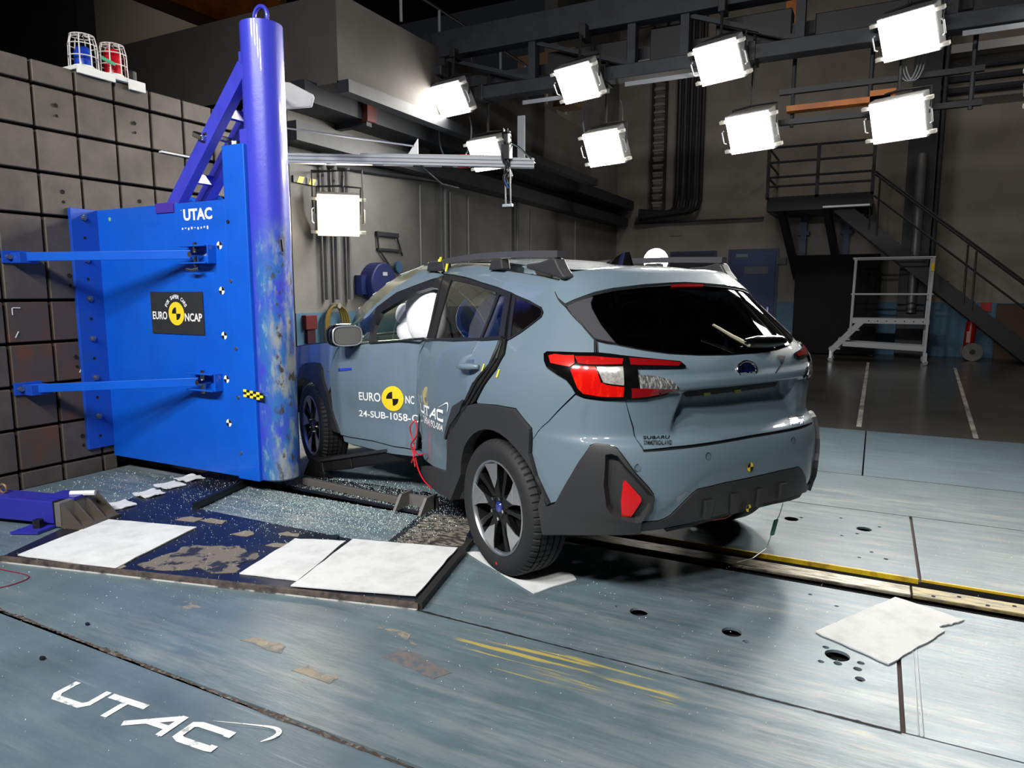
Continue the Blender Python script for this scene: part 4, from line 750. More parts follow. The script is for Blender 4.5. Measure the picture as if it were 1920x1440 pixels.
def quadmap(q,off,V,F):
    # unit square -> quad given top-left, top-right, bottom-right, bottom-left on the skin
    tl,tr_,br,bl=[Vector(p) for p in q]; mb=MB()
    def f(x,y): p=bl.lerp(br,x).lerp(tl.lerp(tr_,x),y); return pos(p.x,p.y,off)
    return mb.add([f(x,y) for x,y in V],F)
def word(txt,q,mat,name='lettering',off=.0025,bold=.0,clip=None,**k):
    v,f=textmesh(txt,bold); return cb(quadmap(T[q] if isinstance(q,str) else q,off,v,f),name,mat,**k)
word('SUBARU','txtSUB',CHROME,'badge_lettering',.004,.02); word('SYMMETRICAL AWD','txtEB',CHROME,'badge_lettering',.004,.02)
word('CROSSTREK','txtCR',CHROME,'badge_lettering',.004,.02); word('e-BOXER','txtHY',M('badge_blue_tint',(60,84,150),.25,metal=.6),'badge_lettering',.004,.02)
# ---- test marks on the doors
def subq(q,a,b):
    tl,tr_,br,bl=[Vector(p) for p in T[q]]; return [tl.lerp(tr_,a),tl.lerp(tr_,b),bl.lerp(br,b),bl.lerp(br,a)]
word('EURO','txtEURO',TXW,bold=.012); word('24-SUB-1058-',subq('txtNUM',0,.885),TXW,bold=.012); word('NC','txtNC',TXW,bold=.012)
word('C',subq('txtNUM',.905,1.),TXW,bold=.012)
word('2404192-004','txtUNUM',TXW,bold=.012)
V,F=utac(); my=1
tq=[Vector(p) for p in T['txtUTAC']]
for l in sorted({p[2] for p in V}):
    ids=[i for i,p in enumerate(V) if p[2]==l]; cb(quadmap(T['txtUTAC'],.0025+.0004*l,[(V[i][0]/7.0,V[i][1]) for i in ids],[tuple(i-ids[0] for i in f) for f in F if V[f[0]][2]==l]),'lettering',TXW)
rc_=Vector((2.005,.690)); rpt=[Vector(p) for p in T['roundel']]; ax_=(rpt[1]-rpt[3])/2; az_=(rpt[0]-rpt[2])/2; rc_=(rpt[0]+rpt[1]+rpt[2]+rpt[3])/4
def rp(x,y,o): p=rc_+ax_*x+az_*y; return pos(p.x,p.y,o)
mb=MB(); mb.add([rp(0,0,.003)]+[rp(math.cos(a*math.pi/24),math.sin(a*math.pi/24),.003) for a in range(48)]+[rp(.5*math.cos(a*math.pi/24),.5*math.sin(a*math.pi/24),.003) for a in range(48)],[(1+i,1+(i+1)%48,49+(i+1)%48,49+i) for i in range(48)]+[(0,49+i,49+(i+1)%48) for i in range(48)])
rdl=cb(mb,'roundel',SIGNY); mb=MB()
for a0 in (90,270): mb.add([rp(0,0,.0042)]+[rp(.56*math.cos(R(a0+a*9)),.56*math.sin(R(a0+a*9)),.0042) for a in range(11)],[(0,i,i+1) for i in range(1,11)])
cb(mb,'roundel_quarter',TXK,parent=rdl)
panel('side_badge',T['badge_blue'],M('badge_blue',(40,66,180),.3,coat=.4),off=.006,seal=False,gap=0); cb(MB().cyl(pos(1.235,.85,.004),pos(1.25,.85,.006),.010,n=8).cyl(pos(1.395,.868,.004),pos(1.408,.869,.006),.010,n=8),'badge_end',CHROME)
# targets on the bumper
for s,t,r in ((4.964,.638,.022),(4.954,.447,.018)):
    c_=pos(s,t,.004 if t>.5 else .026); n_=nrm(s,t); e1=Vector((0,-1,0)); e2=Vector((0,0,1)); tg=cb(MB().add([c_+e1*r*math.cos(R(a))+e2*r*math.sin(R(a)) for a in range(0,360,20)],[tuple(range(18))]),'target_sticker',SIGNY); mb=MB(); c2=c_-Vector((.0012,0,0))
    for a0 in (90,270): mb.add([c2]+[c2+e1*r*math.cos(R(a0+a*9))+e2*r*math.sin(R(a0+a*9)) for a in range(11)],[tuple(range(12))])
    cb(mb,'target_quarter',TXK,parent=tg)
for s,t,r in ((3.445,1.06,.010),(3.60,1.045,.012)): cb(MB().add([pos(s-r,t-.02,.004),pos(s+r*.2,t-.02,.004),pos(s+r,t+.02,.004),pos(s-r*.2,t+.02,.004)],[(0,1,2,3)]),'tape_mark',TXY)
# ---- door handle
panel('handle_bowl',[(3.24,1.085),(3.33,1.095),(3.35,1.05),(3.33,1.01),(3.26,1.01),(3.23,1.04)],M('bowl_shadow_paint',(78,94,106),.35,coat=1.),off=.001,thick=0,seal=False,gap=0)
h_=MB().tube([pos(3.19,1.042,.008),pos(3.23,1.046,.034),pos(3.30,1.050,.042),pos(3.37,1.056,.034),pos(3.41,1.060,.008)],[.014,.018,.019,.018,.013],10); cb(h_,'door_handle',PAINT,smooth=True)
# ---- roof, windscreen, bonnet, right side
n=34; m=18; vs=[];fs=[]
S0=[2.02+(4.99-2.02)*(i/n)**.9 for i in range(n+1)]
for s in S0:
    a=S3(s,CZ[-1]); b=S3(10-s,CZ[-1]); w=(a-b).length
    for j in range(m+1): k=j/m; p=a.lerp(b,k); p.z+=.028*min(1.,w/.9)**2*(1-(2*k-1)**2); 
    if True:
        for j in range(m+1):
            k=j/m; p=a.lerp(b,k); p.z+=.028*min(1.,w/.9)**2*(1-(2*k-1)**2); vs.append(p)
fs=[(i*(m+1)+j,(i+1)*(m+1)+j,(i+1)*(m+1)+j+1,i*(m+1)+j+1) for i in range(n) for j in range(m)]
cb(MB().add(vs,fs),'roof',PAINT,smooth=True,ang=60)
pil=[(1.39,1.07),(1.45,1.29),(1.56,1.37),(1.69,1.44),(1.81,1.495),(1.93,1.556),(2.02,1.56)]
L=[pos(s,t) for s,t in pil]; Rr=[S3(10-s,t) for s,t in pil]; vs=[];m=16
for i,(a,b) in enumerate(zip(L,Rr)):
    for j in range(m+1): k=j/m; p=a.lerp(b,k); c=(1-(2*k-1)**2); p.x+=.07*c*(1-i/6*.5); p.z+=.028*c*i/6; vs.append(p)
cb(MB().add(vs,[(i*(m+1)+j,(i+1)*(m+1)+j,(i+1)*(m+1)+j+1,i*(m+1)+j+1) for i in range(len(L)-1) for j in range(m)]),'windscreen',CLEARG,smooth=True,ang=60,label='cracked greenish windscreen')
mbc=MB(); rg2=random.Random(9)
for k in range(26):
    i=rg2.randrange(0,5); j=rg2.randrange(0,9); p=vs[i*(m+1)+j]; q=vs[(i+1)*(m+1)+min(m,j+rg2.randrange(0,3))]; mbc.tube([p+Vector((.004,0,.004)),p.lerp(q,.5)+Vector((rg2.uniform(-.01,.014),rg2.uniform(-.03,.03),.008)),q+Vector((.004,0,.004))],.0022,4)
cb(mbc,'crack_lines',M('crack_white',(226,236,230),.4))
vs=[];m=14;n=12
for i in range(n+1):
    x=2.35+1.02*i/n; z=1.075-.17*(i/n)**1.8; w=.70-.05*i/n
    for j in range(m+1): k=2*j/m-1; vs.append(Vector((x+ .16*(1-k*k)*(1-i/n),w*k+.04,z+.045*(1-k**4))))
cb(MB().add(vs,[(i*(m+1)+j,i*(m+1)+j+1,(i+1)*(m+1)+j+1,(i+1)*(m+1)+j) for i in range(n) for j in range(m)]),'bonnet',PAINT,smooth=True,ang=60)
cb(MB().hexa([Vector(p) for p in ((3.36,-.80,.25),(3.36,.92,.25),(3.36,.92,.93),(3.36,-.80,.93),(3.62,-.55,.32),(3.62,.68,.32),(3.56,.66,.82),(3.56,-.52,.82))]),'front_bumper',PAINT,bevel=.05,seg=3)
cb(MB().hexa([Vector(p) for p in ((3.55,-.45,.36),(3.55,.55,.36),(3.55,.55,.66),(3.55,-.45,.66),(3.63,-.42,.38),(3.63,.52,.38),(3.61,.5,.64),(3.61,-.4,.64))]),'grille',CLAD,bevel=.02)
MIRR=[('front_door',PAINT,0),('rear_door',PAINT,0),('quarter_panel',PAINT,0),('rear_arch',CLAD,.02)]
for nm,mt,of in MIRR: panel(nm if nm!='rear_arch' else 'wheel_arch_trim',mirror(RA if nm=='rear_arch' else T[nm]),mt,off=of,step=.08)
panel('front_fender',mirror(fend),PAINT,step=.08)
panel('wheel_arch_trim',mirror([(1.348,.363),(1.284,.491),(1.22,.674),(1.157,.765),(1.139,.848),(1.088,.89),(.981,.89),(.824,.872),(.68,.82),(.54,.66),(.44,.40)]+arc(.84,.36,.385,174,2)),CLAD,off=.018,seal=False,step=.1)
panel('window_frame',mirror(T['rear_win_frame']),TRIMK,off=.003,holes=[mirror(T['rear_glass']),mirror(T['vent_glass'])],seal=False,step=.1); panel('rear_door_glass',mirror(T['rear_glass']),PRIV,thick=0,gap=-.004,seal=False,step=.1); panel('vent_glass',mirror(T['vent_glass']),PRIV,thick=0,gap=-.004,seal=False,step=.1)
panel('front_window_frame',mirror(T['front_frame']),TRIMK,off=.004,holes=[mirror(T['front_hole'])],seal=False,step=.1); panel('front_door_glass',mirror(T['front_hole']),PRIV,thick=0,gap=-.004,seal=False,step=.1)
panel('quarter_trim',mirror(T['quarter_trim']),GLOSSK,off=.003,seal=False,step=.1); panel('a_pillar',mirror(T['a_pillar']),PAINT,seal=False,step=.1)
panel('sill_trim',mirror([(1.30,.24),(1.30,.37),(2.3,.37),(3.0,.42),(3.0,.24)]),CLAD,off=.02,seal=False,step=.1)
# ---- underbody, wheel wells, cabin
cb(MB().box((-.60,-.60,.36),(3.3,.58,.42)).box((.42,-.70,.26),(2.2,.50,.36)),'underbody',RUB); cb(MB().cyl((0,-.74,.33),(0,.74,.33),.05,n=12),'rear_axle',RUB)
cb(MB().box((-.60,-.42,.30),(-.32,.20,.42)),'silencer',M('exhaust_dark',(40,38,36),.5),bevel=.05)
def well(x,y0,y1,r=.44,n=16):
    mb=MB(); A=[R(-8+196*i/n) for i in range(n+1)]; yi=y0 if y0>0 else y1
    vs=[(x+r*math.cos(a),y0,.36+r*math.sin(a)) for a in A]+[(x+r*math.cos(a),y1,.36+r*math.sin(a)) for a in A]
    mb.add(vs,[(i,i+1,n+2+i,n+1+i) for i in range(n)]); mb.add([(x+r*math.cos(a),yi,.36+r*math.sin(a)) for a in A],[tuple(range(n+1))]); return mb
for x,y0,y1 in ((0.02,.44,.78),(0.02,-.78,-.44),(2.74,.44,.80),(2.74,-.78,-.44)): cb(well(x,y0,y1),'wheel_well',RUB)
cb(MB().box((-.55,-.70,.62),(.25,.70,.66)).box((.25,-.66,.34),(2.5,.45,.38)).box((2.25,-.66,.38),(2.55,.60,.98)),'cabin_floor',RUB)
sea=M('seat_cloth',(34,34,36),.85)
for x,y in ((1.0,.15),(1.0,-.38),(.05,.12),(.05,-.40)):
    st_=cb(MB().hexa([Vector(p) for p in ((x,y-.23,.5),(x+.5,y-.23,.52),(x+.5,y+.23,.52),(x,y+.23,.5),(x,y-.24,.66),(x+.5,y-.22,.70),(x+.5,y+.22,.70),(x,y+.24,.66))]),'seat',sea,bevel=.05)
    cb(MB().hexa([Vector(p) for p in ((x-.02,y-.23,.6),(x+.12,y-.23,.6),(x+.12,y+.23,.6),(x-.02,y+.23,.6),(x-.26,y-.20,1.20),(x-.16,y-.20,1.22),(x-.16,y+.20,1.22),(x-.26,y+.20,1.20))]),'seat_back',sea,parent=st_,bevel=.05); cb(MB().box((x-.30,y-.12,1.24),(x-.20,y+.12,1.40)),'head_restraint',sea,parent=st_,bevel=.04)
db=cb(MB().hexa([Vector(p) for p in ((1.78,-.62,.75),(2.3,-.62,.75),(2.3,.50,.75),(1.78,.48,.75),(1.84,-.62,1.00),(2.34,-.62,1.06),(2.34,.52,1.06),(1.84,.50,1.00))]),'dashboard',M('dash_beige',(150,146,130),.8),bevel=.04)
cb(MB().tube([Vector((1.62,.20+.17*math.cos(R(a)),.98+.17*math.sin(R(a)))) for a in range(0,360,20)],.016,8,closed=True),'steering_wheel',RUB,smooth=True)
AIR=M('airbag_white',(244,244,246),.9)
def blob(c,r,e=2.4,nu=22,nv=12,wob=0.,seed=1):
    vs=[];fs=[];rr=random.Random(seed); ph=[rr.uniform(0,6) for _ in range(4)]
    sg=lambda v,p: math.copysign(abs(v)**(2/p),v)
    for i in range(nv+1):
        b=-math.pi/2+math.pi*i/nv
        for j in range(nu):
            a=2*math.pi*j/nu; k=1+wob*(math.sin(3*a+ph[0])*math.cos(2*b+ph[1])+.6*math.sin(5*b+ph[2]+a))
            vs.append((c[0]+r[0]*k*sg(math.cos(b),e)*sg(math.cos(a),e),c[1]+r[1]*k*sg(math.cos(b),e)*sg(math.sin(a),e),c[2]+r[2]*k*sg(math.sin(b),e)))
    fs=[(i*nu+j,i*nu+(j+1)%nu,(i+1)*nu+(j+1)%nu,(i+1)*nu+j) for i in range(nv) for j in range(nu)]; return MB().add(vs,fs)
for c,r,sd in (((1.55,.51,1.30),(.28,.075,.21),1),((1.80,.50,1.15),(.20,.07,.09),2),((1.87,.49,1.28),(.19,.06,.085),3)): cb(blob(c,r,2.6,wob=.05,seed=sd),'airbag',AIR,smooth=True,ang=80)
panel('curtain_airbag',T['curtain'],M('airbag_curtain',(196,198,202),.9),off=-.045,thick=0,seal=False,gap=0)
# ---- roof rails, aerial, wiper, mirror
def crs(x,y,z): return Vector(crush(x,y,z))
for sd in (1,-1):
    pth=[]; 
    for i in range(15):
        t=i/14; x=1.42-1.56*t; z=1.628+.030*math.sin(math.pi*(.12+.80*t)); pth.append(crs(x,sd*(.60-.0*t),z) if sd>0 else Vector((x,-.60,z)))
    mb=MB()
    for p,q in zip(pth,pth[1:]): mb.bar(p,q,.042,.034)
    rail=cb(mb,'roof_rail',M('rail_grey',(66,66,68),.34))
    def foot(x0,x1,x0t,x1t,z0,z1,w=.030):
        q=[]
        for z,(a,b) in ((z0,(x0,x1)),(z1,(x0t,x1t))): q+= [crs(a,sd*(.60-w),z),crs(b,sd*(.60-w*.8),z),crs(b,sd*(.60+w*.8),z),crs(a,sd*(.60+w),z)]
        return MB().hexa(q)
    q_=[(.115,1.572),(-.20,1.512),(-.222,1.520),(-.170,1.570),(-.140,1.612),(-.112,1.620),(.0,1.600),(.11,1.597)]; P_=[crs(x,sd*.568,z) for x,z in q_]
    cb(MB().prism(P_,(0,sd*.066,0)),'rail_foot',CLAD,parent=rail,bevel=.01); cb(foot(.36,.54,.38,.50,1.575,1.635),'rail_foot',CLAD,parent=rail,bevel=.008); cb(foot(1.18,1.44,1.20,1.42,1.59,1.65,.036),'rail_foot',CLAD,parent=rail,bevel=.008)
    if sd>0:
        for x,z,k in ((1.27,1.66,.016),(1.29,1.648,.010),(1.15,1.612,.012)): p=crs(x,.632,z); cb(MB().hexa([p+Vector(d) for d in ((-.012,0,-.03),(.004,0,-.03),(.004,.006,-.03),(-.012,.006,-.03),(-.022,-.01,.02),(-.004,-.01,.02),(-.004,0,.02),(-.022,0,.02))]),'tape_mark',TXY,parent=rail)
fin=[]
for x,z,w in ((.26,1.600,.012),(.17,1.633,.016),(.06,1.672,.010),(.02,1.672,.008),(-.005,1.60,.03)): fin.append((x,z,w))
mb=MB(); vs=[]; 
for x,z,w in fin: vs+=[(x,w*.3,z),(x,-w*.3,z),(x,-w-.018,1.585),(x,w+.018,1.585)]
cb(mb.add(vs,[(i*4+j,i*4+(j+1)%4,(i+1)*4+(j+1)%4,(i+1)*4+j) for i in range(4) for j in range(4)]+[(0,1,2,3),(19,18,17,16)]),'shark_fin_aerial',GLOSSK,smooth=True,ang=50)
wp=cb(blob((-.775,-.16,1.212),(.035,.165,.030),2.6,wob=.03),'rear_wiper',GLOSSK,smooth=True,ang=80); cb(MB().tube([(-.79,-.03,1.20),(-.75,.05,1.245),(-.71,.135,1.298)],[.012,.009,.006],6),'wiper_blade',M('wiper_grey',(150,144,120),.5),parent=wp)
mh=cb(blob((2.03,.945,1.135),(.085,.125,.085),3.2),'door_mirror',GLOSSK,smooth=True,ang=80)
cb(MB().add([(1.944,.945+.098*math.copysign(abs(math.cos(R(a)))**.6,math.cos(R(a))),1.135+.062*math.copysign(abs(math.sin(R(a)))**.6,math.sin(R(a)))) for a in range(0,360,12)],[tuple(range(30))]),'mirror_glass',M('mirror_surface',(122,120,116),.4,metal=.5),parent=mh)
cb(MB().tube([(1.95,.945+.108*math.copysign(abs(math.cos(R(a)))**.6,math.cos(R(a))),1.135+.070*math.copysign(abs(math.sin(R(a)))**.6,math.sin(R(a)))) for a in range(0,360,12)],.007,6,closed=True),'mirror_rim',ALU,parent=mh,smooth=True)
cb(MB().tube([(2.05,.90,1.08),(2.08,.84,1.045),(2.10,.79,1.04)],[.03,.028,.03],8),'mirror_arm',GLOSSK,parent=mh,smooth=True)
# ---- wheels
TYRE=M('tyre_rubber',(27,27,28),.7,bump=.04,nscale=60); RIMD=M('rim_black',(10,10,11),.42,spec=.3); RIMS=M('rim_machined',(168,170,172),.3,metal=.8)
def wheel(x,y,z,yaw,sg,detail=True):
    A=Vector((-math.sin(yaw),math.cos(yaw),0))*sg; e=Vector((math.cos(yaw),math.sin(yaw),0))*sg; g=Vector((0,0,1)); C=Vector((x,y,z))
    def Lt(prof,n,mod=None,closed=False):
        mb=MB(); m=len(prof)
        for k in range(n):
            a=2*math.pi*k/n; d=e*math.cos(a)+g*math.sin(a)
            for i,(r,h) in enumerate(prof): mb.v.append(tuple(C+d*(r+(mod(k,i) if mod else 0))+A*h))
        for k in range(n):
            l=(k+1)%n
            for i in range(m if closed else m-1):
                j=(i+1)%m; mb.f.append((k*m+i,l*m+i,l*m+j,k*m+j)); mb.mi.append(0)
        return mb
    W_=.225; gd=.010
    prof=[(.238,-.030),(.243,-.012),(.262,-.003),(.285,.003),(.305,.004),(.322,-.002),(.336,-.012),(.345,-.024),(.350,-.036)]
    x0=-.046
    for k in range(4):
        prof+=[(.3525,x0),(.3525-gd,x0-.001),(.3525-gd,x0-.010),(.3525,x0-.011)]; x0-=.038
    prof+=[(.350,-W_+.034),(.345,-W_+.022),(.322,-W_),(.285,-W_-.004),(.243,-W_+.012),(.236,-W_+.03)]
    sh={6:.4,7:1.,8:1.,9:.8}; nS=300
    ty=cb(Lt(prof,nS if detail else 120,(lambda k,i: -.008*sh[i] if i in sh and k%5==0 else (-.004 if k%5==0 and i in (12,13,16,17) else 0)) if detail else None),'wheel',TYRE,smooth=True,ang=30)
    ck=lambda mb,n,m,**k: mb.build(n,m,ty,local=True,**k)
    ck(Lt([(.240,-.030),(.231,-.026),(.224,-.05),(.216,-.10),(.212,-.20)],64),'rim_barrel',RIMD,smooth=True); ck(Lt([(.240,-.024),(.246,-.008),(.238,-.006),(.230,-.016),(.229,-.028)],72),'rim_lip',RIMS,smooth=True)
    ck(Lt([(.0,-.075),(.17,-.075),(.17,-.085),(0,-.085)],40),'brake_disc',M('brake_disc',(70,66,62),.4,metal=.8)); 
    P3=lambda r,a,h: C+(e*math.cos(a)+g*math.sin(a))*r+A*h
    ck(Lt([(0,-.030),(.045,-.030),(.078,-.036),(.082,-.06),(0,-.06)],30),'hub',RIMD,smooth=True)
    for k in range(5):
        a0=R(78+72*k)*1.0
        def pr(pts,h0,h1,name,mat,bev=.003):
            q=[P3(r,a0+R(d),h+h0) for r,d,h in pts]; b=[P3(r,a0+R(d),h+h1) for r,d,h in pts]; n=len(q); ck(MB().add(q+b,[tuple(range(n)),tuple(range(2*n-1,n-1,-1))]+[(i,n+i,n+(i+1)%n,(i+1)%n) for i in range(n)]),name,mat,bevel=bev)
        pr([(.05,-30,-.004),(.05,30,-.004),(.12,13,0),(.234,11,.006),(.234,-14,.006),(.12,-12,0)],-.024,-.060,'spoke',RIMD)
        pr([(.06,20,-.004),(.06,44,-.004),(.14,36,0),(.234,33,.004),(.234,24,.004),(.15,26,0)],-.030,-.060,'spoke',RIMD)
        pr([(.100,-7,.002),(.150,10,.004),(.2355,13,.010),(.2365,-18,.010),(.190,-14,.008)],-.021,-.026,'spoke_blade',RIMS,.0015)
        q=P3(.057,a0+R(36),-.028); ck(MB().cyl(q-A*.008,q+A*.016,.0115,.009,8),'lug_nut',CHROME,smooth=True)
    ck(Lt([(.0,-.020),(.024,-.021),(.029,-.026),(.029,-.032)],24),'centre_cap',M('cap_blue',(30,46,120),.2,coat=.4),smooth=True)
    return ty
wr=wheel(.01,.895,.353,0,1); p=Vector((-.01,.8985,.06)); cb(MB().add([p+Vector((dx,0,dz)) for dx,dz in ((-.007,-.012),(.007,-.012),(.007,.012),(-.007,.012))],[(0,1,2,3)]),'red_dot',M('dot_red',(200,40,50),.6))
wheel(2.76,1.0,.353,R(-1),1); wheel(0,-.895,.353,0,-1,False); wheel(2.67,-.86,.353,0,-1,False)
# ---- wires hanging from the fold and the tail
WR=M('wire_bright_red',(176,20,34),.5)
for k,pts in enumerate(([(2.32,.60,.03),(2.29,.56,.06),(2.28,.50,.05),(2.34,.44,.05),(2.40,.38,.06),(2.39,.33,.08)],[(2.34,.60,.03),(2.38,.56,.04),(2.40,.50,.05),(2.33,.44,.07),(2.31,.38,.06),(2.40,.30,.06)],[(2.39,.36,.05),(2.50,.31,.06),(2.60,.26,.05),(2.72,.24,.04)],[(2.34,.42,.06),(2.48,.40,.05),(2.56,.42,.03)])):
    cb(MB().tube(sm([pos(s,t,o) for s,t,o in pts]),.005,6),'loose_wire',WR,smooth=True)
fu=MB().tube([(-.72,-.45,.34),(-.71,-.435,.27),(-.70,-.43,.25)],.0025,5).tube([(-.70,-.39,.17),(-.69,-.37,.10),(-.66,-.30,.05),(-.62,-.22,.03)],.0025,5); cb(fu,'loose_wire',ALU); cb(MB().hexa([Vector(p) for p in ((-.705,-.41,.17),(-.695,-.41,.17),(-.695,-.385,.17),(-.705,-.385,.17),(-.705,-.44,.25),(-.695,-.44,.25),(-.695,-.415,.25),(-.705,-.415,.25))]),'wire_connector',M('connector_green',(70,150,120),.5))
cb(MB().tube([(-.74,.12,.36),(-.72,.0,.345),(-.70,-.15,.37),(-.68,-.3,.40)],.006,6),'loose_wire',M('wire_orange',(170,60,24),.5),smooth=True)
# ---------------------------------------------------------------- floodlights
LAMPE=M('lamp_glow',(255,252,244),.4,emit=26.); LAMPW=M('lamp_glow_warm',(255,236,196),.4,emit=20.)
LAMPB=M('lamp_body',(150,150,150),.45,metal=.4); YOKE=M('lamp_yoke',(28,28,30),.5)
def floodlight(label,loc,aim,power=BACK_W,size=(.52,.42),warm=False,group=None,col=(1,.97,.92),up=.6):
    # hung floodlight: body, glowing front, barn frame, two side handles, yoke up to the beam
    L=Vector(loc); d=(Vector(aim)-L).normalized(); rot=d.to_track_quat('-Z','Y').to_matrix(); w,h=size
    t=thing('floodlight',label,'lamp',loc,0,group)
    T=lambda p: L+rot@Vector(p)
    def bx(mb,a,b):
        q=[(a[0],a[1],a[2]),(b[0],a[1],a[2]),(b[0],b[1],a[2]),(a[0],b[1],a[2]),(a[0],a[1],b[2]),(b[0],a[1],b[2]),(b[0],b[1],b[2]),(a[0],b[1],b[2])]; return mb.hexa([T(p) for p in q])
    bx(MB(),(-w/2-.015,-h/2-.015,.0),(w/2+.015,h/2+.015,.16)).build('housing',LAMPB,t,bevel=.012)
    mb=MB(); bx(mb,(-w/2,-h/2,-.012),(w/2,h/2,-.001)); mb.build('glowing_front',LAMPW if warm else LAMPE,t)
    for s in (-1,1):
        for y0 in (h*.36,-h*.46): bx(MB(),(min(s*(w/2+.01),s*(w/2+.09)),y0,.0),(max(s*(w/2+.01),s*(w/2+.09)),y0+.035,.05)).build('side_lug',M('lug_white',(214,210,200),.5),t)
        MB().tube([T((s*(w/2+.05),h*.18,.0)),T((s*(w/2+.075),h*.14,-.01)),T((s*(w/2+.075),-h*.16,-.01)),T((s*(w/2+.05),-h*.2,.0))],.009,6).build('side_handle',ALU,t,smooth=True)
    top=L+Vector((0,.05,up)); mb=MB()
    for s in (-1,1):
        a=T((s*(w/2+.02),0,.09)); mb.tube([a,Vector((a.x,a.y+.03,L.z+h*.62+.05)),Vector((L.x+s*.02,L.y+.08,L.z+h*.62+.06))],.014,6)
    mb.tube([(L.x,L.y+.08,L.z+h*.62+.06),(L.x,L.y+.10,L.z+up)],.02,6); mb.build('yoke',YOKE,t)
    if up>1: MB().box((L.x-.04,8.60,4.04),(L.x+.04,8.92,4.25)).build('beam_clamp',YOKE,t,bevel=.006)
    elif not warm: MB().box((L.x-.04,8.50,L.z+up-.03),(L.x+.04,8.72,4.74)).build('beam_clamp',YOKE,t,bevel=.006)
    l=bpy.data.lights.new('lamp_light','AREA'); l.shape='RECTANGLE'; l.size=w; l.size_y=h; l.energy=power; l.color=col; l.spread=R(110)
    o=bpy.data.objects.new('lamp_light',l); COL.objects.link(o); o.parent=t; o.location=d*.02; o.rotation_euler=d.to_track_quat('-Z','Y').to_euler()
    return t
AIM=(-2.2,3.6,.6)
for lb,loc in (('upper-row floodlight above the white camera boom, leftmost on the gantry',(-5.33,8.45,4.05)),('upper-row floodlight, second from the left on the gantry',(-3.43,8.35,3.99)),('upper-row floodlight, third from the left, in front of orange crane parts',(-1.75,8.45,4.02)),('large upper-row floodlight at the far right of the gantry',(.12,8.45,4.02))):
    floodlight(lb,loc,(loc[0]*.79-2.2,3.2,.4),power=BACK_W*(.5 if loc[0]<-5 else 1),group='upper row of gantry floodlights')
for lb,loc in (('lower-row floodlight partly hidden behind the end of the white boom',(-4.95,8.75,3.34)),('lower-row floodlight, second from the left on the gantry',(-3.20,8.7,3.26)),('lower-row floodlight hanging left of the black stair platform',(-1.42,8.7,3.27)),('lower-row floodlight in front of the steel column on the right',(.08,8.7,3.25))):
    floodlight(lb,loc,(loc[0]*.79-2.2,3.2,.4),group='lower row of gantry floodlights',up=1.1)
floodlight('floodlight at the right end of the gantry, upper row, outside the picture',(1.5,8.45,4.30),(0,3.2,.4),group='upper row of gantry floodlights')
floodlight('floodlight at the right end of the gantry, lower row, outside the picture',(1.5,8.7,3.45),(0,3.2,.4),group='lower row of gantry floodlights',up=1.1)
wl_=floodlight('warm floodlight in a wire frame by the left wall behind the pole',(-6.05,6.95,2.40),(-2.6,3.3,1.0),45,(.50,.50),True,col=(1,.86,.66),up=.5)
MB().tube([(-6.35,6.82,2.45),(-6.35,6.82,2.95),(-5.80,7.12,2.95),(-5.80,7.12,2.30)],.012,6).tube([(-6.42,6.9,2.95),(-6.08,6.97,2.95)],.012,6).build('wire_frame',YOKE,wl_)
MB().box((-6.42,6.55,2.78),(-6.39,6.98,2.86)).build('mounting_board',BLACKP,wl_)
for y in (6.60,6.80): MB().prism([(-6.388,y,2.78),(-6.388,y+.09,2.78),(-6.388,y+.13,2.86),(-6.388,y+.04,2.86)],(.004,0,0)).build('hazard_stripe',SIGNY,wl_)
rl=thing('spot_lamp','round glowing spot lamp on a stand far behind the car roof','lamp',(-4.29,15.04,0))
MB().lathe([(0,0),(.25,.0),(.28,.06),(.28,.12),(.10,.26),(0,.28)],(-4.29,15.04,2.12),(-.2,1,.05),24).build('lamp_head',LAMPB,rl,smooth=True)
MB().disc((-4.285,15.02,2.12),(.2,-1,-.05),.26,28).build('glowing_front',M('lamp_glow_small',(255,250,240),.4,emit=40.),rl)
MB().tube([(-4.29,15.15,2.0),(-4.29,15.15,.05)],.03,8).box((-4.6,14.85,0),(-3.98,15.45,.05)).build('lamp_stand',YOKE,rl)
# ---------------------------------------------------------------- lighting gantry and crane over it
gt=thing('lighting_gantry','dark steel gantry crossing the hall and carrying two rows of floodlights','gantry',(-2,8.7,4.6))
for z,h in ((4.86,.34),(4.14,.16)): MB().box((-6.4,8.62,z-h/2),(12,8.84,z+h/2)).build('chord_beam',STEELD,gt,bevel=.008)
MB().box((-6.4,9.0,4.36),(12,9.3,4.5)).build('chord_beam',STEELD,gt)
for x in (-5.6,-4.2,-2.85,-2.2,-.93,.5,1.9,3.4,5): MB().box((x-.05,8.66,4.2),(x+.05,8.80,4.75)).build('post',STEELD,gt)
for x0,x1 in ((-5.6,-4.2),(-4.2,-2.85),(-2.2,-.93),(.5,1.9)): MB().bar((x0,8.74,4.7),(x1,8.74,4.24),.04,.05).build('diagonal',STEELD,gt)
for x0,x1,z in ((-4.3,-3.1,3.90),(-2.9,-1.5,3.95),(.6,3.0,3.98)): MB().box((x0,8.60,z),(x1,8.615,z+.05)).build('white_duct',M('duct_white',(150,152,156),.5),gt)
MB().box((-4.35,8.55,3.2),(-4.25,8.58,3.75)).build('hanging_strip',M('duct_white',(150,152,156),.5),gt)
for x,y in ((-5.6,9.0),(-3.4,9.2)): MB().tube([(x+.28*math.cos(R(a)),y,3.75+.42*math.sin(R(a))) for a in range(150,391,12)],.012,5).build('looped_cable',M('cable_grey',(120,122,126),.5),gt)
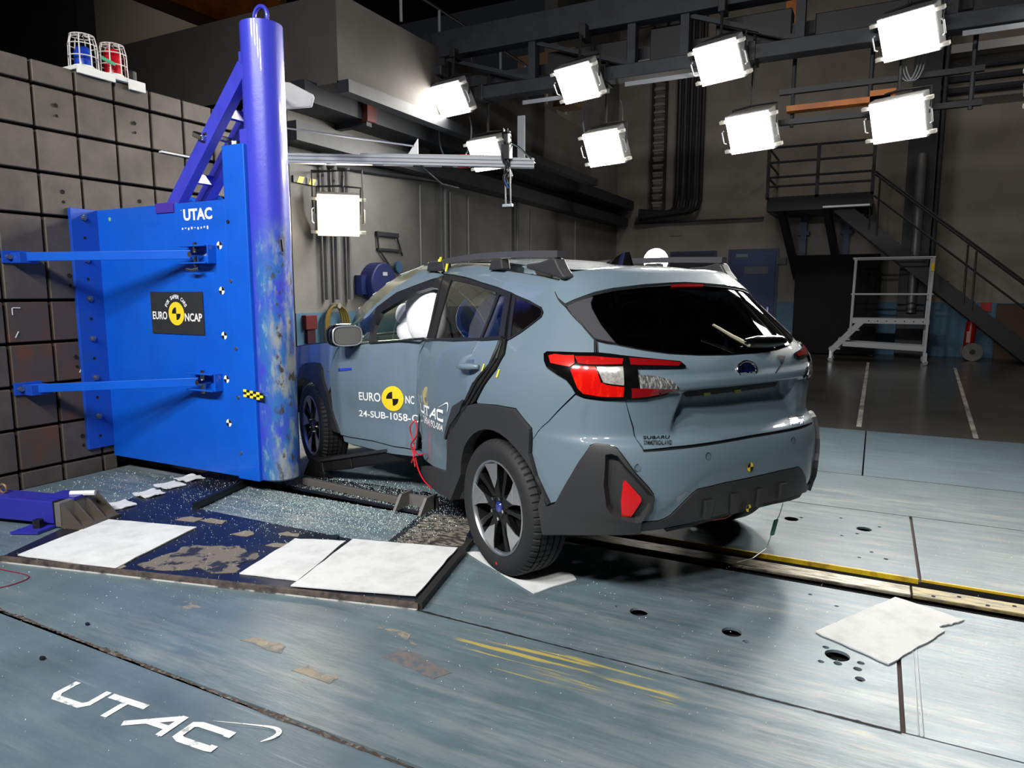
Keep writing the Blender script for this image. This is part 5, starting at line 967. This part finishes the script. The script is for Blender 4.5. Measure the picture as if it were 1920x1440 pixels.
for k in range(3): MB().tube([(.15+.03*k+.10*math.cos(R(a)),8.8,4.0+.34*math.sin(R(a))) for a in range(160,381,14)],.008,5).build('looped_cable',M('cable_grey',(120,122,126),.5),gt)
for x,y in ((-1.0,9.0),(-.2,9.0),(.75,9.0)): MB().tube([(x,y,3.35),(x,y,4.4)],.025,6).build('hanger',STEELD,gt)
for z in (3.38,3.72): MB().box((-1.15,8.97,z),(.85,9.03,z+.06)).build('cross_bar',YOKE,gt)
MB().box((-1.05,8.85,3.50),(.0,9.0,3.56)).box((-.2,8.85,3.45),(.05,9,3.62)).build('orange_bar',ORANGE,gt)
for x0,x1,z0,z1 in ((-4.1,-3.0,4.25,4.62),(-2.7,-2.3,4.2,4.7),(-1.9,-1.05,4.3,4.66),(-.8,.3,4.22,4.55),(.7,1.6,4.25,4.7)): MB().box((x0,8.95,z0),(x1,9.2,z1)).build('equipment_box',YOKE,gt,bevel=.01)
MB().box((-6.1,8.5,4.42),(-5.5,8.7,4.56)).build('spot_arm',STEELD,gt,bevel=.02)
cr=thing('bridge_crane','orange and brown bridge crane girders under the ceiling','crane',(-3,12,7.5))
for x0,x1,z,y0,y1 in ((-11.85,-11.37,6.5,4.0,11.9),(-5.55,-4.87,7.5,9.0,16.6)):
    MB().box((x0,y0,z),(x1,y1,z+.05)).build('runway_flange',BROWN,cr); MB().box((x0+.2,y0,z+.05),(x1-.03,y1,z+.95)).build('runway_web',ORANGE if x0<-9 else BROWN,cr)
MB().box((-4.6,11.8,7.5),(11.8,12.4,8.4)).build('bridge_girder',BROWN,cr); 
MB().box((-2.6,10.9,5.75),(-.6,11.2,6.25)).build('trolley_beam',ORANGE,cr); MB().box((-1.35,10.8,4.7),(-1.2,10.95,6.0)).build('trolley_post',ORANGE,cr)
MB().box((-.9,10.9,5.9),(1.4,11.2,6.3)).build('trolley_beam',M('crane_rust',(120,72,40),.6),cr)
MB().box((-6.0,11.8,5.2),(-4.9,12.2,5.65)).box((-5.3,11.8,4.7),(-4.9,12.2,4.95)).build('hoist_cabinet',M('cabinet_wood',(110,82,58),.6),cr)
# ---------------------------------------------------------------- cable ladder and ducts on the back wall
ct=thing('cable_ladder','vertical cable ladder with black ducts curving on the back wall','cable tray',(-5.2,18.5,3.4))
for x in (-5.45,-5.10): MB().box((x-.03,18.44,3.6),(x+.03,18.52,HC)).build('side_rail',YOKE,ct)
for i in range(30): MB().box((-5.42,18.45,3.75+i*.19),(-5.13,18.49,3.80+i*.19)).build('rung',M('rung_grey',(130,128,124),.6),ct)
for k in range(5):
    x=-4.75+.15*k; MB().tube([(x,18.42,HC),(x,18.42,3.75+.04*(4-k)),(x-.06,18.42,3.58),(x-.25,18.42,3.50),(-5.75,18.42,3.48-.05*k+.1)],.06,8).build('duct',STEELD if k%2 else YOKE,ct,smooth=True)
MB().tube([(-4.6,18.3,HC),(-4.6,18.3,8.5),(-4.9,16.5,8.2)],.08,8).build('upper_duct',STEELD,ct,smooth=True)
# ---------------------------------------------------------------- stair platform
YP=16.9
st=thing('stair_platform','black steel platform with railing and stairs descending right, against the back wall','stairs',(0,YP,0))
sb=lambda mb,n,m=STAIRM,**k: mb.build(n,m,st,**k)
sb(MB().box((-2.32,YP,3.24),(-.20,YB,3.55)),'platform_deck'); sb(MB().box((-1.16,YP-.02,3.26),(-.25,YP,3.30)),'light_strip',ALU)
for x in (-2.32,-1.30,-.22):
    sb(MB().box((x-.035,YP,3.5),(x+.035,YP+.06,4.62)),'railing_post')
for z in (3.78,3.98,4.30,4.62): sb(MB().tube([(-2.32,YP+.03,z),(-.2,YP+.03,z)],.025,6),'railing_bar'); 
for z in (3.98,4.30,4.62): sb(MB().tube([(-2.32,YP+.03,z),(-2.32,YB,z)],.025,6),'railing_bar')
for x in (-2.05,-1.12):
    sb(MB().bar((x+.02,YP+.1,3.3),(x+.30,YB-.15,1.80),.14,.16),'diagonal_strut')
    sb(MB().box((x+.32,YB-.22,0),(x+.46,YB-.08,3.3)),'leg',BLUEST); sb(MB().box((x+.26,YB-.24,2.80),(x+.52,YB-.06,2.90)),'leg_clamp',BLUEST)
a=Vector((-.85,YP+.2,3.30)); b=Vector((2.95,YP+.2,.02))
for y in (0,.85): sb(MB().bar(a+Vector((0,y,0)),b+Vector((0,y,0)),.06,.30),'stringer')
for i in range(16):
    p=a.lerp(b,(i+.5)/16); sb(MB().box((p.x-.16,YP+.2,p.z+.08),(p.x+.14,YP+1.05,p.z+.12)),'tread')
for h in (1.10,.60,1.04):
    sb(MB().tube([(-.18,YP+.17,3.0+h-.22+.1),(2.95,YP+.17,.02+h+.22)],.022,6),'handrail')
for t in (.16,.20,.64,.68,.95): 
    p=a.lerp(b,t); sb(MB().tube([(p.x,YP+.17,p.z),(p.x,YP+.17,p.z+1.2)],.02,6),'handrail_post')
# black curtain panel, ladder, extinguisher
bp=thing('black_panel','tall matt black board standing under the stair platform','panel',(-.85,17.85,0))
MB().box((-1.74,17.82,.03),(.02,17.87,2.30)).build('board',M('matt_black',(9,9,10),.9),bp,bevel=.01); MB().box((-1.7,17.6,0),(-1.6,18.1,.04)).box((-.1,17.6,0),(0,18.1,.04)).build('foot',BLACKP,bp)
ld=thing('platform_ladder','white aluminium mobile platform ladder with guard rail, on the dark floor','ladder',(.25,16.3,0))
la=lambda mb,n,m=ALUW,**k: mb.build(n,m,ld,**k)
for y in (16.12,16.72):
    la(MB().bar((-.455,y,.60),(-.43,y,2.12),.06,.035),'upright',bevel=.004); la(MB().bar((.905,y,.05),(.945,y,2.12),.06,.05),'upright',bevel=.004)
    f=la(MB().bar((-.43,y,.86),(.955,y,.86),.03,.10),'platform_frame',bevel=.004)
    for i in range(7): MB().disc((-.12+i*.16,y-.0165,.865),(0,-1,0),.013,10).build('hole',HOLE,f)
    la(MB().bar((-.80,y,.22),(-.22,y,.88),.035,.11),'stair_side',bevel=.004); la(MB().bar((-.58,y,.38),(.92,y,.32),.03,.10),'base_rail',bevel=.004)
for z,nm in ((2.13,'top_rail'),(1.405,'mid_rail')): la(MB().tube([(-.48,16.12,z),(.98,16.12,z)],.018,8),nm); la(MB().tube([(-.48,16.72,z),(.98,16.72,z)],.018,8),nm)
la(MB().box((-.40,16.13,.90),(.94,16.71,.915)),'platform_deck')
for i in range(3): la(MB().box((-.84+i*.17,16.10,.26+i*.20),(-.62+i*.17,16.74,.285+i*.20)),'step')
for x,y in ((-.80,16.14),(-.80,16.7),(.93,16.14),(.93,16.7)): 
    la(MB().cyl((x,y-.02,.05),(x,y+.02,.05),.05,n=16),'castor',M('castor_grey',(150,148,144),.5),smooth=True); la(MB().bar((x,y,.07),(x,y,.24),.05,.05),'castor_fork',ALU)
la(MB().box((.905,16.085,1.86),(.965,16.088,2.02)),'yellow_label',SIGNY)
ex=thing('fire_extinguisher','red wheeled fire extinguisher with grey tyres by the blue dado','extinguisher',(1.85,17.75,0))
MB().lathe([(0,.0),(.085,.0),(.10,.04),(.10,.55),(.06,.64),(0,.66)],(1.80,17.78,.24),(0.05,0,1),20).build('cylinder',REDM,ex,smooth=True)
for y in (17.55,17.95): MB().cyl((1.86,y,.19),(1.86,y+.07,.19),.19,n=28).build('wheel',M('tyre_grey',(120,118,112),.7),ex,smooth=True)
MB().cyl((1.86,17.54,.19),(1.86,17.63,.19),.055,n=16).build('hub',BLACKP,ex); MB().cyl((1.86,17.6,.19),(1.86,18,.19),.03,n=10).build('axle',BLACKP,ex)
MB().tube([(1.80,17.75,.85),(1.72,17.72,.95),(1.68,17.7,1.12),(1.76,17.7,1.22),(1.83,17.7,1.15)],.02,8).build('hose',BLACKP,ex,smooth=True); MB().tube([(1.84,17.75,.86),(1.92,17.75,.92)],.02,6).build('lever',BLACKP,ex)
MB().box((1.745,17.675,.38),(1.815,17.682,.62)).build('instruction_label',M('label_pale',(200,160,150),.5),ex)
# ---------------------------------------------------------------- things on the left wall
hr=thing('hose_reel','round dark blue hose reel cabinet mounted on the left wall','hose reel',(-6.42,8.0,1.58))
MB().cyl((-6.415,8.05,1.58),(-6.20,8.05,1.58),.285,n=28).build('drum',M('reel_blue',(26,38,92),.45),hr,bevel=.02); MB().box((-6.415,7.66,1.42),(-6.30,7.82,1.68)).build('bracket',M('reel_blue',(26,38,92),.45),hr)
MB().box((-6.198,8.0,1.68),(-6.19,8.10,1.73)).build('label',M('label_pale2',(190,190,196),.5),hr); MB().tube([(-6.25,7.9,1.22),(-6.28,7.92,.9),(-6.3,7.9,.4)],.018,6).build('hose',BLACKP,hr,smooth=True)
wm=thing('folding_wall_arm','dark folding steel arm with blue disc above the hose reel','bracket',(-6.42,8.4,2.1))
MB().bar((-6.40,8.13,2.28),(-6.38,8.62,2.28),.05,.06).bar((-6.40,8.15,2.06),(-6.38,8.68,2.06),.03,.035).bar((-6.39,8.15,2.28),(-6.39,8.17,2.06),.02,.02).bar((-6.39,8.60,2.28),(-6.39,8.74,1.99),.02,.02).bar((-6.39,8.2,2.04),(-6.39,8.42,1.83),.02,.02).build('arm',STEELD,wm)
MB().cyl((-6.41,8.63,1.82),(-6.37,8.63,1.82),.085,n=18).build('disc',M('disc_blue',(60,110,150),.5),wm); MB().bar((-6.39,8.4,1.82),(-6.39,8.63,1.82),.02,.02).build('stem',STEELD,wm)
yh=thing('yellow_hose','coiled yellow hose hanging from a hook on the left wall','hose',(-6.36,7.15,1.2))
for k in range(4):
    pts=[(-6.36+.012*k,7.18+(.13+.035*k)*math.sin(R(a)),1.02+.26*math.cos(R(a))-(.16 if 90<a<270 else 0)) for a in range(0,360,20)]; MB().tube(pts,.016,6,closed=True).build('coil',M('hose_yellow',(122,104,42),.5),yh,smooth=True)
MB().cyl((-6.42,7.18,1.27),(-6.28,7.18,1.27),.035,n=12).build('hook',M('hook_grey',(150,146,130),.5),yh)
vb=thing('red_valve_box','small red box on the blue dado beside the yellow hose','box',(-6.38,6.7,1.1)); MB().box((-6.42,6.62,.98),(-6.34,6.82,1.16)).build('case',M('valve_red',(92,18,22),.5),vb,bevel=.006); MB().box((-6.42,6.66,.80),(-6.36,6.80,.98)).build('lower_case',M('valve_red2',(58,18,34),.5),vb)
ol=thing('orange_wall_beacon','small orange signal lamp glowing on the left wall below plant room','beacon',(-6.2,7.5,3.75))
MB().box((-6.0,7.32,3.60),(-5.85,7.50,3.92)).build('case',M('signal_case',(90,30,18),.5),ol); MB().lathe([(0,0),(.04,0),(.04,.05),(0,.06)],(-5.85,7.40,3.83),(1,0,0),12).build('lens',M('signal_glow',(255,120,20),.4,emit=1.5),ol); MB().box((-6.42,7.36,3.55),(-5.9,7.46,3.62)).build('bracket',STEELD,ol)
# ---------------------------------------------------------------- camera boom
bo=thing('camera_boom','white aluminium profile boom with a black cable bundle and camera at its end','boom',(-4.1,5.7,2.7))
A0=Vector((-5.52,5.02,2.742)); A1=Vector((-3.03,6.31,2.685))
MB().bar(A0,A1,.09,.09).build('profile',ALUW,bo,bevel=.006); 
for dz in (.018,-.018): MB().bar(A0+Vector((.021,-.041,dz)),A1+Vector((.021,-.041,dz)),.01,.008).build('groove',M('groove_grey',(120,122,122),.5),bo)
for t in (.30,.46,.60,.70,.80): p=A0.lerp(A1,t); MB().bar(p+Vector((0,0,-.05)),p+Vector((0,0,.05)),.012,.105,up=(.888,.46,0)).build('cable_tie',BLACKP,bo)
p=A0.lerp(A1,.755); MB().bar(p+Vector((0,0,-.055)),p+Vector((0,0,.07)),.012,.11,up=(.888,.46,0)).build('red_strap',M('strap_red',(210,40,60),.5),bo)
q=A0.lerp(A1,.585); MB().prism([q+Vector((-.06,-.03,.05)),q+Vector((.035,.02,.05)),q+Vector((.035,.02,.21))],(-.01,.02,0)).build('stay_plate',WHITE,bo)
MB().tube([q+Vector((0,0,.14)),(-5.52,5.1,3.08)],.009,6).build('stay_rod',ALU,bo); MB().tube([A0.lerp(A1,.9)+Vector((0,0,.06)),A0.lerp(A1,.62)+Vector((0,0,.055)),A0.lerp(A1,.4)+Vector((0,0,.052))],.012,6).build('cable',ALUW,bo)
MB().tube([A0.lerp(A1,.58)+Vector((0,0,.05)),A0.lerp(A1,.63)+Vector((0,-.05,-.08)),A0.lerp(A1,.69)+Vector((0,-.05,-.22)),A0.lerp(A1,.74)+Vector((0,0,-.25))],.009,6).build('cable',BLACKP,bo,smooth=True)
e=A0.lerp(A1,.915)
rr=random.Random(4)
for k in range(9):
    MB().tube(sm([e+Vector((rr.uniform(-.03,.03),rr.uniform(-.06,.03)-.04,.30-.075*i+rr.uniform(-.02,.02))) for i in range(8)],4),.009,6).build('cable',BLACKP if k%3 else CHROME,bo,smooth=True)
MB().box(e+Vector((-.04,-.10,.02)),e+Vector((.05,-.03,.16))).box(e+Vector((-.02,-.09,.16)),e+Vector((.03,-.04,.26))).build('camera_body',M('camera_black',(34,34,36),.35),bo,bevel=.006)
for dx in (-.02,.035): MB().tube([e+Vector((dx,-.06,-.05)),e+Vector((dx+.01,-.06,-.40))],.007,6).box(e+Vector((dx-.02,-.075,-.42)),e+Vector((dx+.03,-.045,-.395))).build('hanging_wire',ALU,bo)
MB().tube([e+Vector((.0,-.05,.2)),e+Vector((.10,0,.14)),e+Vector((.20,.05,.04)),e+Vector((.22,.1,.0)),e+Vector((.16,.09,-.02))],.010,6).build('cable',CHROME,bo,smooth=True)
MB().box((-5.545,4.9,2.60),(-5.515,5.14,2.88)).build('mounting_plate',ALUW,bo)
# ---------------------------------------------------------------- base plate round the pole, with a rectangular opening
bpz=thing('pole_base_plate','dark navy base plate with peeled paint lying on the floor around the pole','plate',(-3,2.8,0))
outer=[(-4.14,1.946),(-1.787,2.514),(-2.0,3.34),(-2.28,3.98),(-3.2,4.05),(-4.72,3.90),(-4.62,3.35),(-4.50,2.80)]
hole=[(-3.961,3.035),(-4.16,3.74),(-2.556,3.66),(-2.41,3.07),(-2.715,3.05)]
slab(MB(),[outer,hole],lambda x,y:Vector((x,y,.022)),(0,0,-.021)).build('navy_panel',NAVY,bpz)
# peeled patches and torn carpet lying on it
def patch(pts,mat,name,z=.0245,parent=bpz,th=.002):
    return slab(MB(),[pts],lambda x,y:Vector((x,y,z)),(0,0,-th)).build(name,mat,parent)
def rough(pts,a,n=5):
    o=[]
    for (x0,y0),(x1,y1) in zip(pts,pts[1:]+pts[:1]):
        for i in range(n): t=i/n; o.append((x0+(x1-x0)*t+RD.uniform(-a,a),y0+(y1-y0)*t+RD.uniform(-a,a)))
    return o
patch(rough([(-2.38,3.08),(-1.99,3.24),(-2.18,3.70),(-2.48,3.66)],.012),CHARRED,'torn_carpet')
patch(rough([(-3.36,2.20),(-2.86,2.38),(-2.92,2.62),(-3.10,2.66),(-3.38,2.52)],.03,6),PEEL,'peeled_patch')
for (x,y,a,b) in ((-3.78,2.86,.07,.05),(-3.62,2.90,.09,.04),(-3.26,2.83,.06,.04),(-3.02,2.94,.07,.03),(-2.94,2.78,.05,.03),(-3.45,2.15,.05,.03)): patch(rough([(x-a,y-b),(x+a,y-b*.6),(x+a*.8,y+b),(x-a*.7,y+b*.8)],.012,2),M('peel_flake',(132,122,108),.7),'peeled_flake')
MB().bar((-4.14,1.946,.016),(-1.787,2.514,.016),.022,.03).build('front_edge',M('edge_rust',(92,80,70),.7,noise=(44,40,38),nscale=20),bpz)
MB().bar((-4.15,1.936,.004),(-1.79,2.506,.004),.008,.008).build('edge_strip',M('edge_white',(190,188,182),.7,noise=(70,70,70),nscale=5,lo=.5,hi=.6),bpz); MB().bar((-1.787,2.514,.02),(-2.0,3.34,.02),.035,.035).build('right_edge',M('edge_dark',(36,34,32),.6),bpz)
MB().bar((-3.961,3.035,.035),(-4.16,3.75,.035),.03,.045).build('inner_bar',BLACKP,bpz)
MB().bar((-3.72,3.80,.05),(-2.74,3.72,.05),.035,.05).build('inner_bar',M('bar_grey',(84,80,76),.5),bpz,bevel=.004)
b=MB(); 
for k in (0,1): y=3.64+.0; b.hexa([Vector(p) for p in ((-2.74+k*.20,3.58,.022),(-2.72+k*.20,3.58,.022),(-2.72+k*.20,3.80,.022),(-2.74+k*.20,3.80,.022),(-2.74+k*.20,3.66,.12),(-2.72+k*.20,3.66,.12),(-2.72+k*.20,3.78,.12),(-2.74+k*.20,3.78,.12))])
b.box((-2.74,3.74,.022),(-2.52,3.76,.10)).build('end_bracket',M('bracket_grey',(108,106,102),.5,metal=.3),bpz)
# ---------------------------------------------------------------- absorbent sheets
def sheet(label,pts,z,name='absorbent_sheet',group=None,th=.006,curl=None):
    cx=sum(p[0] for p in pts)/len(pts); cy=sum(p[1] for p in pts)/len(pts)
    P2=rough(pts,.004,8); f3=(lambda x,y:Vector((x-cx,y-cy,z+(curl(x,y) if curl else 0))))
    o=slab(MB(),[P2],f3,(0,0,-th)).build(name,SHEET); o.location=(cx,cy,0); props(o,label,'sheet',group); return o
sheet('large white absorbent sheet at the left, beside the blue floor beam',[(-4.08,2.002),(-3.425,2.128),(-3.601,2.761),(-4.221,2.607)],.031)
sheet('smaller white absorbent sheet tucked under the big one in the middle of the navy plate',[(-2.80,2.384),(-2.47,2.455),(-2.635,3.0),(-2.92,2.889)],.030)
sheet('largest white absorbent sheet at the right front corner of the navy plate',[(-2.445,2.386),(-1.84,2.568),(-1.995,3.189),(-2.605,3.028)],.036)
sheet('white absorbent sheet crushed flat under the rear wheel of the car',[(-1.955,3.219),(-1.388,2.901),(-1.269,3.154),(-1.45,3.34),(-1.70,3.36)],.008)
sheet('white absorbent sheet with torn notched corner lying alone near tow rail',[(-.15,3.111),(.167,3.66),(.431,3.533),(.405,3.50),(.325,3.406),(.348,3.375),(.129,2.959)],.008)
for i,(x,y,lb) in enumerate(((-4.44,2.83,'crumpled white pad on the navy plate edge, nearest the blue beam'),(-4.51,3.10,'white pad second in the row from the blue beam'),(-4.57,3.31,'white pad third in the row from the blue beam'),(-4.61,3.51,'white pad farthest along the row, nearest the blue box'))):
    o=sheet(lb,[(x-.09,y-.075),(x+.07,y-.085),(x+.10,y+.055),(x-.07,y+.085)],.030,'absorbent_pad','row of white pads',.006,curl=lambda a,b:.006*math.sin(60*a+i)*math.sin(40*b)+.006)
# ---------------------------------------------------------------- blue floor beam with its clamp
fb=thing('blue_floor_beam','dark blue square beam lying on the floor at lower left with ribbed end clamp','beam',(-4.9,2.5,0))
A=Vector((-5.6,2.20,.10)); B=Vector((-4.44,2.475,.10)); dirb=(B-A).normalized(); nb=Vector((-dirb.y,dirb.x,0))
MB().bar(A,B,.16,.14).build('beam',M('beam_blue',(42,44,150),.4,coat=.2),fb,bevel=.006)
MB().bar(B,B+dirb*.03,.17,.15).build('end_plate',BLACKP,fb)
MB().tube([A.lerp(B,.60)+Vector((0,0,.10))+dirb*.028*math.cos(R(a))+Vector((0,0,.028*math.sin(R(a)))) for a in range(0,360,24)],.008,6,closed=True).build('eye_bolt',M('brass_eye',(130,110,80),.5,metal=.5),fb,smooth=True)
MB().hexa([B+dirb*x+nb*y+Vector((0,0,z)) for x,y,z in ((-.16,-.24,-.095),(.0,-.20,-.095),(.0,.0,-.095),(-.16,.0,-.095),(-.16,-.24,-.08),(.0,-.20,-.08),(.0,.0,-.08),(-.16,.0,-.08))]).build('foot_plate',M('beam_blue',(42,44,150)),fb)
MB().cyl(B-dirb*.07-nb*.13+Vector((0,0,-.08)),B-dirb*.07-nb*.13+Vector((0,0,-.03)),.03,n=6).build('foot_nut',BLACKP,fb)
MB().hexa([B+dirb*x+nb*y+Vector((0,0,z)) for x,y,z in ((-.10,-.02,.072),(.10,-.02,.072),(.10,.10,.072),(-.10,.10,.072),(-.10,-.02,.09),(.10,-.02,.09),(.10,.10,.09),(-.10,.10,.09))]).build('top_plate',M('beam_blue',(42,44,150)),fb)
cl=MB().hexa([B+dirb*x+nb*y+Vector((0,0,z)) for x,y,z in ((.05,-.12,-.07),(.09,-.12,-.07),(.09,.18,-.07),(.05,.18,-.07),(.05,-.12,.08),(.09,-.12,.08),(.09,.18,.08),(.05,.18,.08))]).build('clamp_jaw',M('clamp_steel',(130,128,122),.45,metal=.5),fb,bevel=.004)
for k in range(4):
    y=-.11+.09*k; MB().prism([B+dirb*.09+nb*y+Vector((0,0,-.07)),B+dirb*.24+nb*y+Vector((0,0,-.075)),B+dirb*.09+nb*y+Vector((0,0,.07))],nb*.014).build('clamp_rib',M('rib_steel',(96,88,80),.5,metal=.4),fb)
MB().hexa([B+dirb*x+nb*y+Vector((0,0,z)) for x,y,z in ((.09,-.12,-.076),(.25,-.12,-.076),(.25,.18,-.076),(.09,.18,-.076),(.09,-.12,-.062),(.25,-.12,-.062),(.25,.18,-.062),(.09,.18,-.062))]).build('clamp_base',M('rib_steel',(96,88,80)),fb)
MB().cyl(B+dirb*.02+nb*.03+Vector((0,0,.095)),B+dirb*.16+nb*.08+Vector((0,0,.095)),.016,n=8).build('white_tube',WHITE,fb)
# ---------------------------------------------------------------- red wire, debris
rw=MB().tube(sm([(-4.9,1.90,.004),(-4.2,1.87,.004),(-4.0,1.885,.004),(-3.82,1.905,.004),(-3.755,1.885,.004),(-3.74,1.83,.004),(-3.75,1.77,.004),(-3.80,1.70,.004),(-3.98,1.58,.004)]),.0025,6).build('red_wire',M('wire_red',(120,24,36),.5),smooth=True); props(rw,'thin red wire curving on the floor in front of the navy plate','wire')
tb=thing('sill_trim_strip','black plastic sill trim torn from the car, lying under its crushed side','trim',(-3.3,4.1,0))
p0=Vector((-3.84,4.055,.10)); p1=Vector((-2.62,3.98,.375)); 
p05=p0.lerp(p1,.33)+Vector((0,0,-.005)); MB().bar(p0,p05,.05,.115).bar(p05,p1,.05,.105).build('strip',BLACKP,tb,bevel=.012)
MB().bar(p0+Vector((.06,-.03,.05)),p1+Vector((0,-.03,.05)),.03,.02).build('ledge',M('trim_edge',(40,40,41),.4),tb)
MB().hexa([Vector(p) for p in ((-3.93,4.0,.02),(-3.70,4.0,.02),(-3.70,4.1,.02),(-3.93,4.1,.02),(-3.87,4.02,.17),(-3.74,4.02,.15),(-3.74,4.08,.15),(-3.87,4.08,.17))]).box((-3.82,4.0,.023),(-3.70,4.08,.07)).build('end_piece',BLACKP,tb,bevel=.01)
for k,(x,y,r,col,lb) in enumerate(((-2.99,1.72,.011,(16,24,50),'small dark blue fragment on the floor in front of navy plate'),(-2.86,1.46,.014,(18,18,20),'small black fragment on the floor above the painted letters'),(-2.73,3.02,.03,(20,34,44),'dark crumpled plastic fragment among glass crumbs by the navy plate edge'),(-2.77,4.02,.06,(14,14,15),'black broken plastic lump on the floor behind the steel bar'))):
    mb=MB(); v=[(x+r*RD.uniform(.5,1.2)*math.cos(a),y+.7*r*RD.uniform(.5,1.2)*math.sin(a),.003+ (0.022 if k==2 else 0)) for a in (0,1.1,2.3,3.4,4.5,5.5)]; mb.prism(v,(0,0,.3*r+.004)); o=mb.build('plastic_fragment',M('frag%d'%k,col,.5)); props(o,lb,'debris')
st_=patch(rough([(-1.68,2.10),(-1.40,2.06),(-1.36,2.13),(-1.62,2.19)],.006,5),M('floor_stain',(112,104,98),.6,noise=(86,96,104),nscale=30,lo=.45,hi=.6),'bare_patch',.0018,fl,.001)
for q in ([(-1.92,1.86),(-1.72,1.85),(-1.72,1.90),(-1.90,1.91)],[(-2.28,1.93),(-2.05,1.92),(-2.08,1.98),(-2.24,1.99)],[(-1.86,2.29),(-1.70,2.27),(-1.60,2.24),(-1.72,2.31)]): patch(rough(q,.014,4),M('tape_rest',(146,134,116),.7,noise=(104,106,106),nscale=18,lo=.45,hi=.6),'tape_remains',.0018,fl,.001)
# glass crumbs, past counting
gm=MB(); rg_=random.Random(3)
def crumb(x,y,s,z=.002):
    a=rg_.uniform(0,6.28); p=[(x+s*rg_.uniform(.6,1.1)*math.cos(a+k*2.09),y+s*rg_.uniform(.6,1.1)*math.sin(a+k*2.09),z) for k in range(3)]; t=(x+rg_.uniform(-.3,.3)*s,y+rg_.uniform(-.3,.3)*s,z+s*rg_.uniform(.7,1.3)); gm.add(p+[t],[(0,1,3),(1,2,3),(2,0,3)])
def inside(x,y,P_):
    c=False
    for (x0,y0),(x1,y1) in zip(P_,P_[1:]+P_[:1]):
        if (y0>y)!=(y1>y) and x<(x1-x0)*(y-y0)/(y1-y0)+x0: c=not c
    return c
n=0
while n<8500:
    x=rg_.gauss(-3.15,.55); y=rg_.gauss(3.55,.36)
    if y<2.6 or y>4.5 or x<-5 or x>-2.2: continue
    z=.0245 if inside(x,y,outer) and not inside(x,y,hole) else .0015
    if z>.01 and y<3.1 and rg_.random()<.72: continue
    if 3.645<y<3.975 and z<.01: continue
    crumb(x,y,rg_.choice((.0018,.0025,.0032,.004)),z); n+=1
for i in range(2300):
    x=rg_.uniform(-5.2,-1.0); y=rg_.uniform(1.0,3.6); w=math.exp(-((x+3.4)**2/2.4+(y-3)**2/2.2))
    if rg_.random()>w+.05: continue
    crumb(x,y,rg_.choice((.0018,.0024,.003)),.0245 if inside(x,y,outer) and not inside(x,y,hole) else .0015)
for i in range(500):
    x=rg_.uniform(-5.4,-4.2); y=rg_.uniform(2.6,3.55)
    if not inside(x,y,outer): crumb(x,y,rg_.choice((.003,.004,.005)))
for i in range(420): crumb(rg_.uniform(-1.5,1.3),rg_.uniform(2.5,5.6) if i%2 else rg_.uniform(1.7,3.4),.0028)
props(gm.build('glass_crumbs',GLASSD),'thousands of broken safety glass crumbs scattered over the floor around pole','glass',kind='stuff')
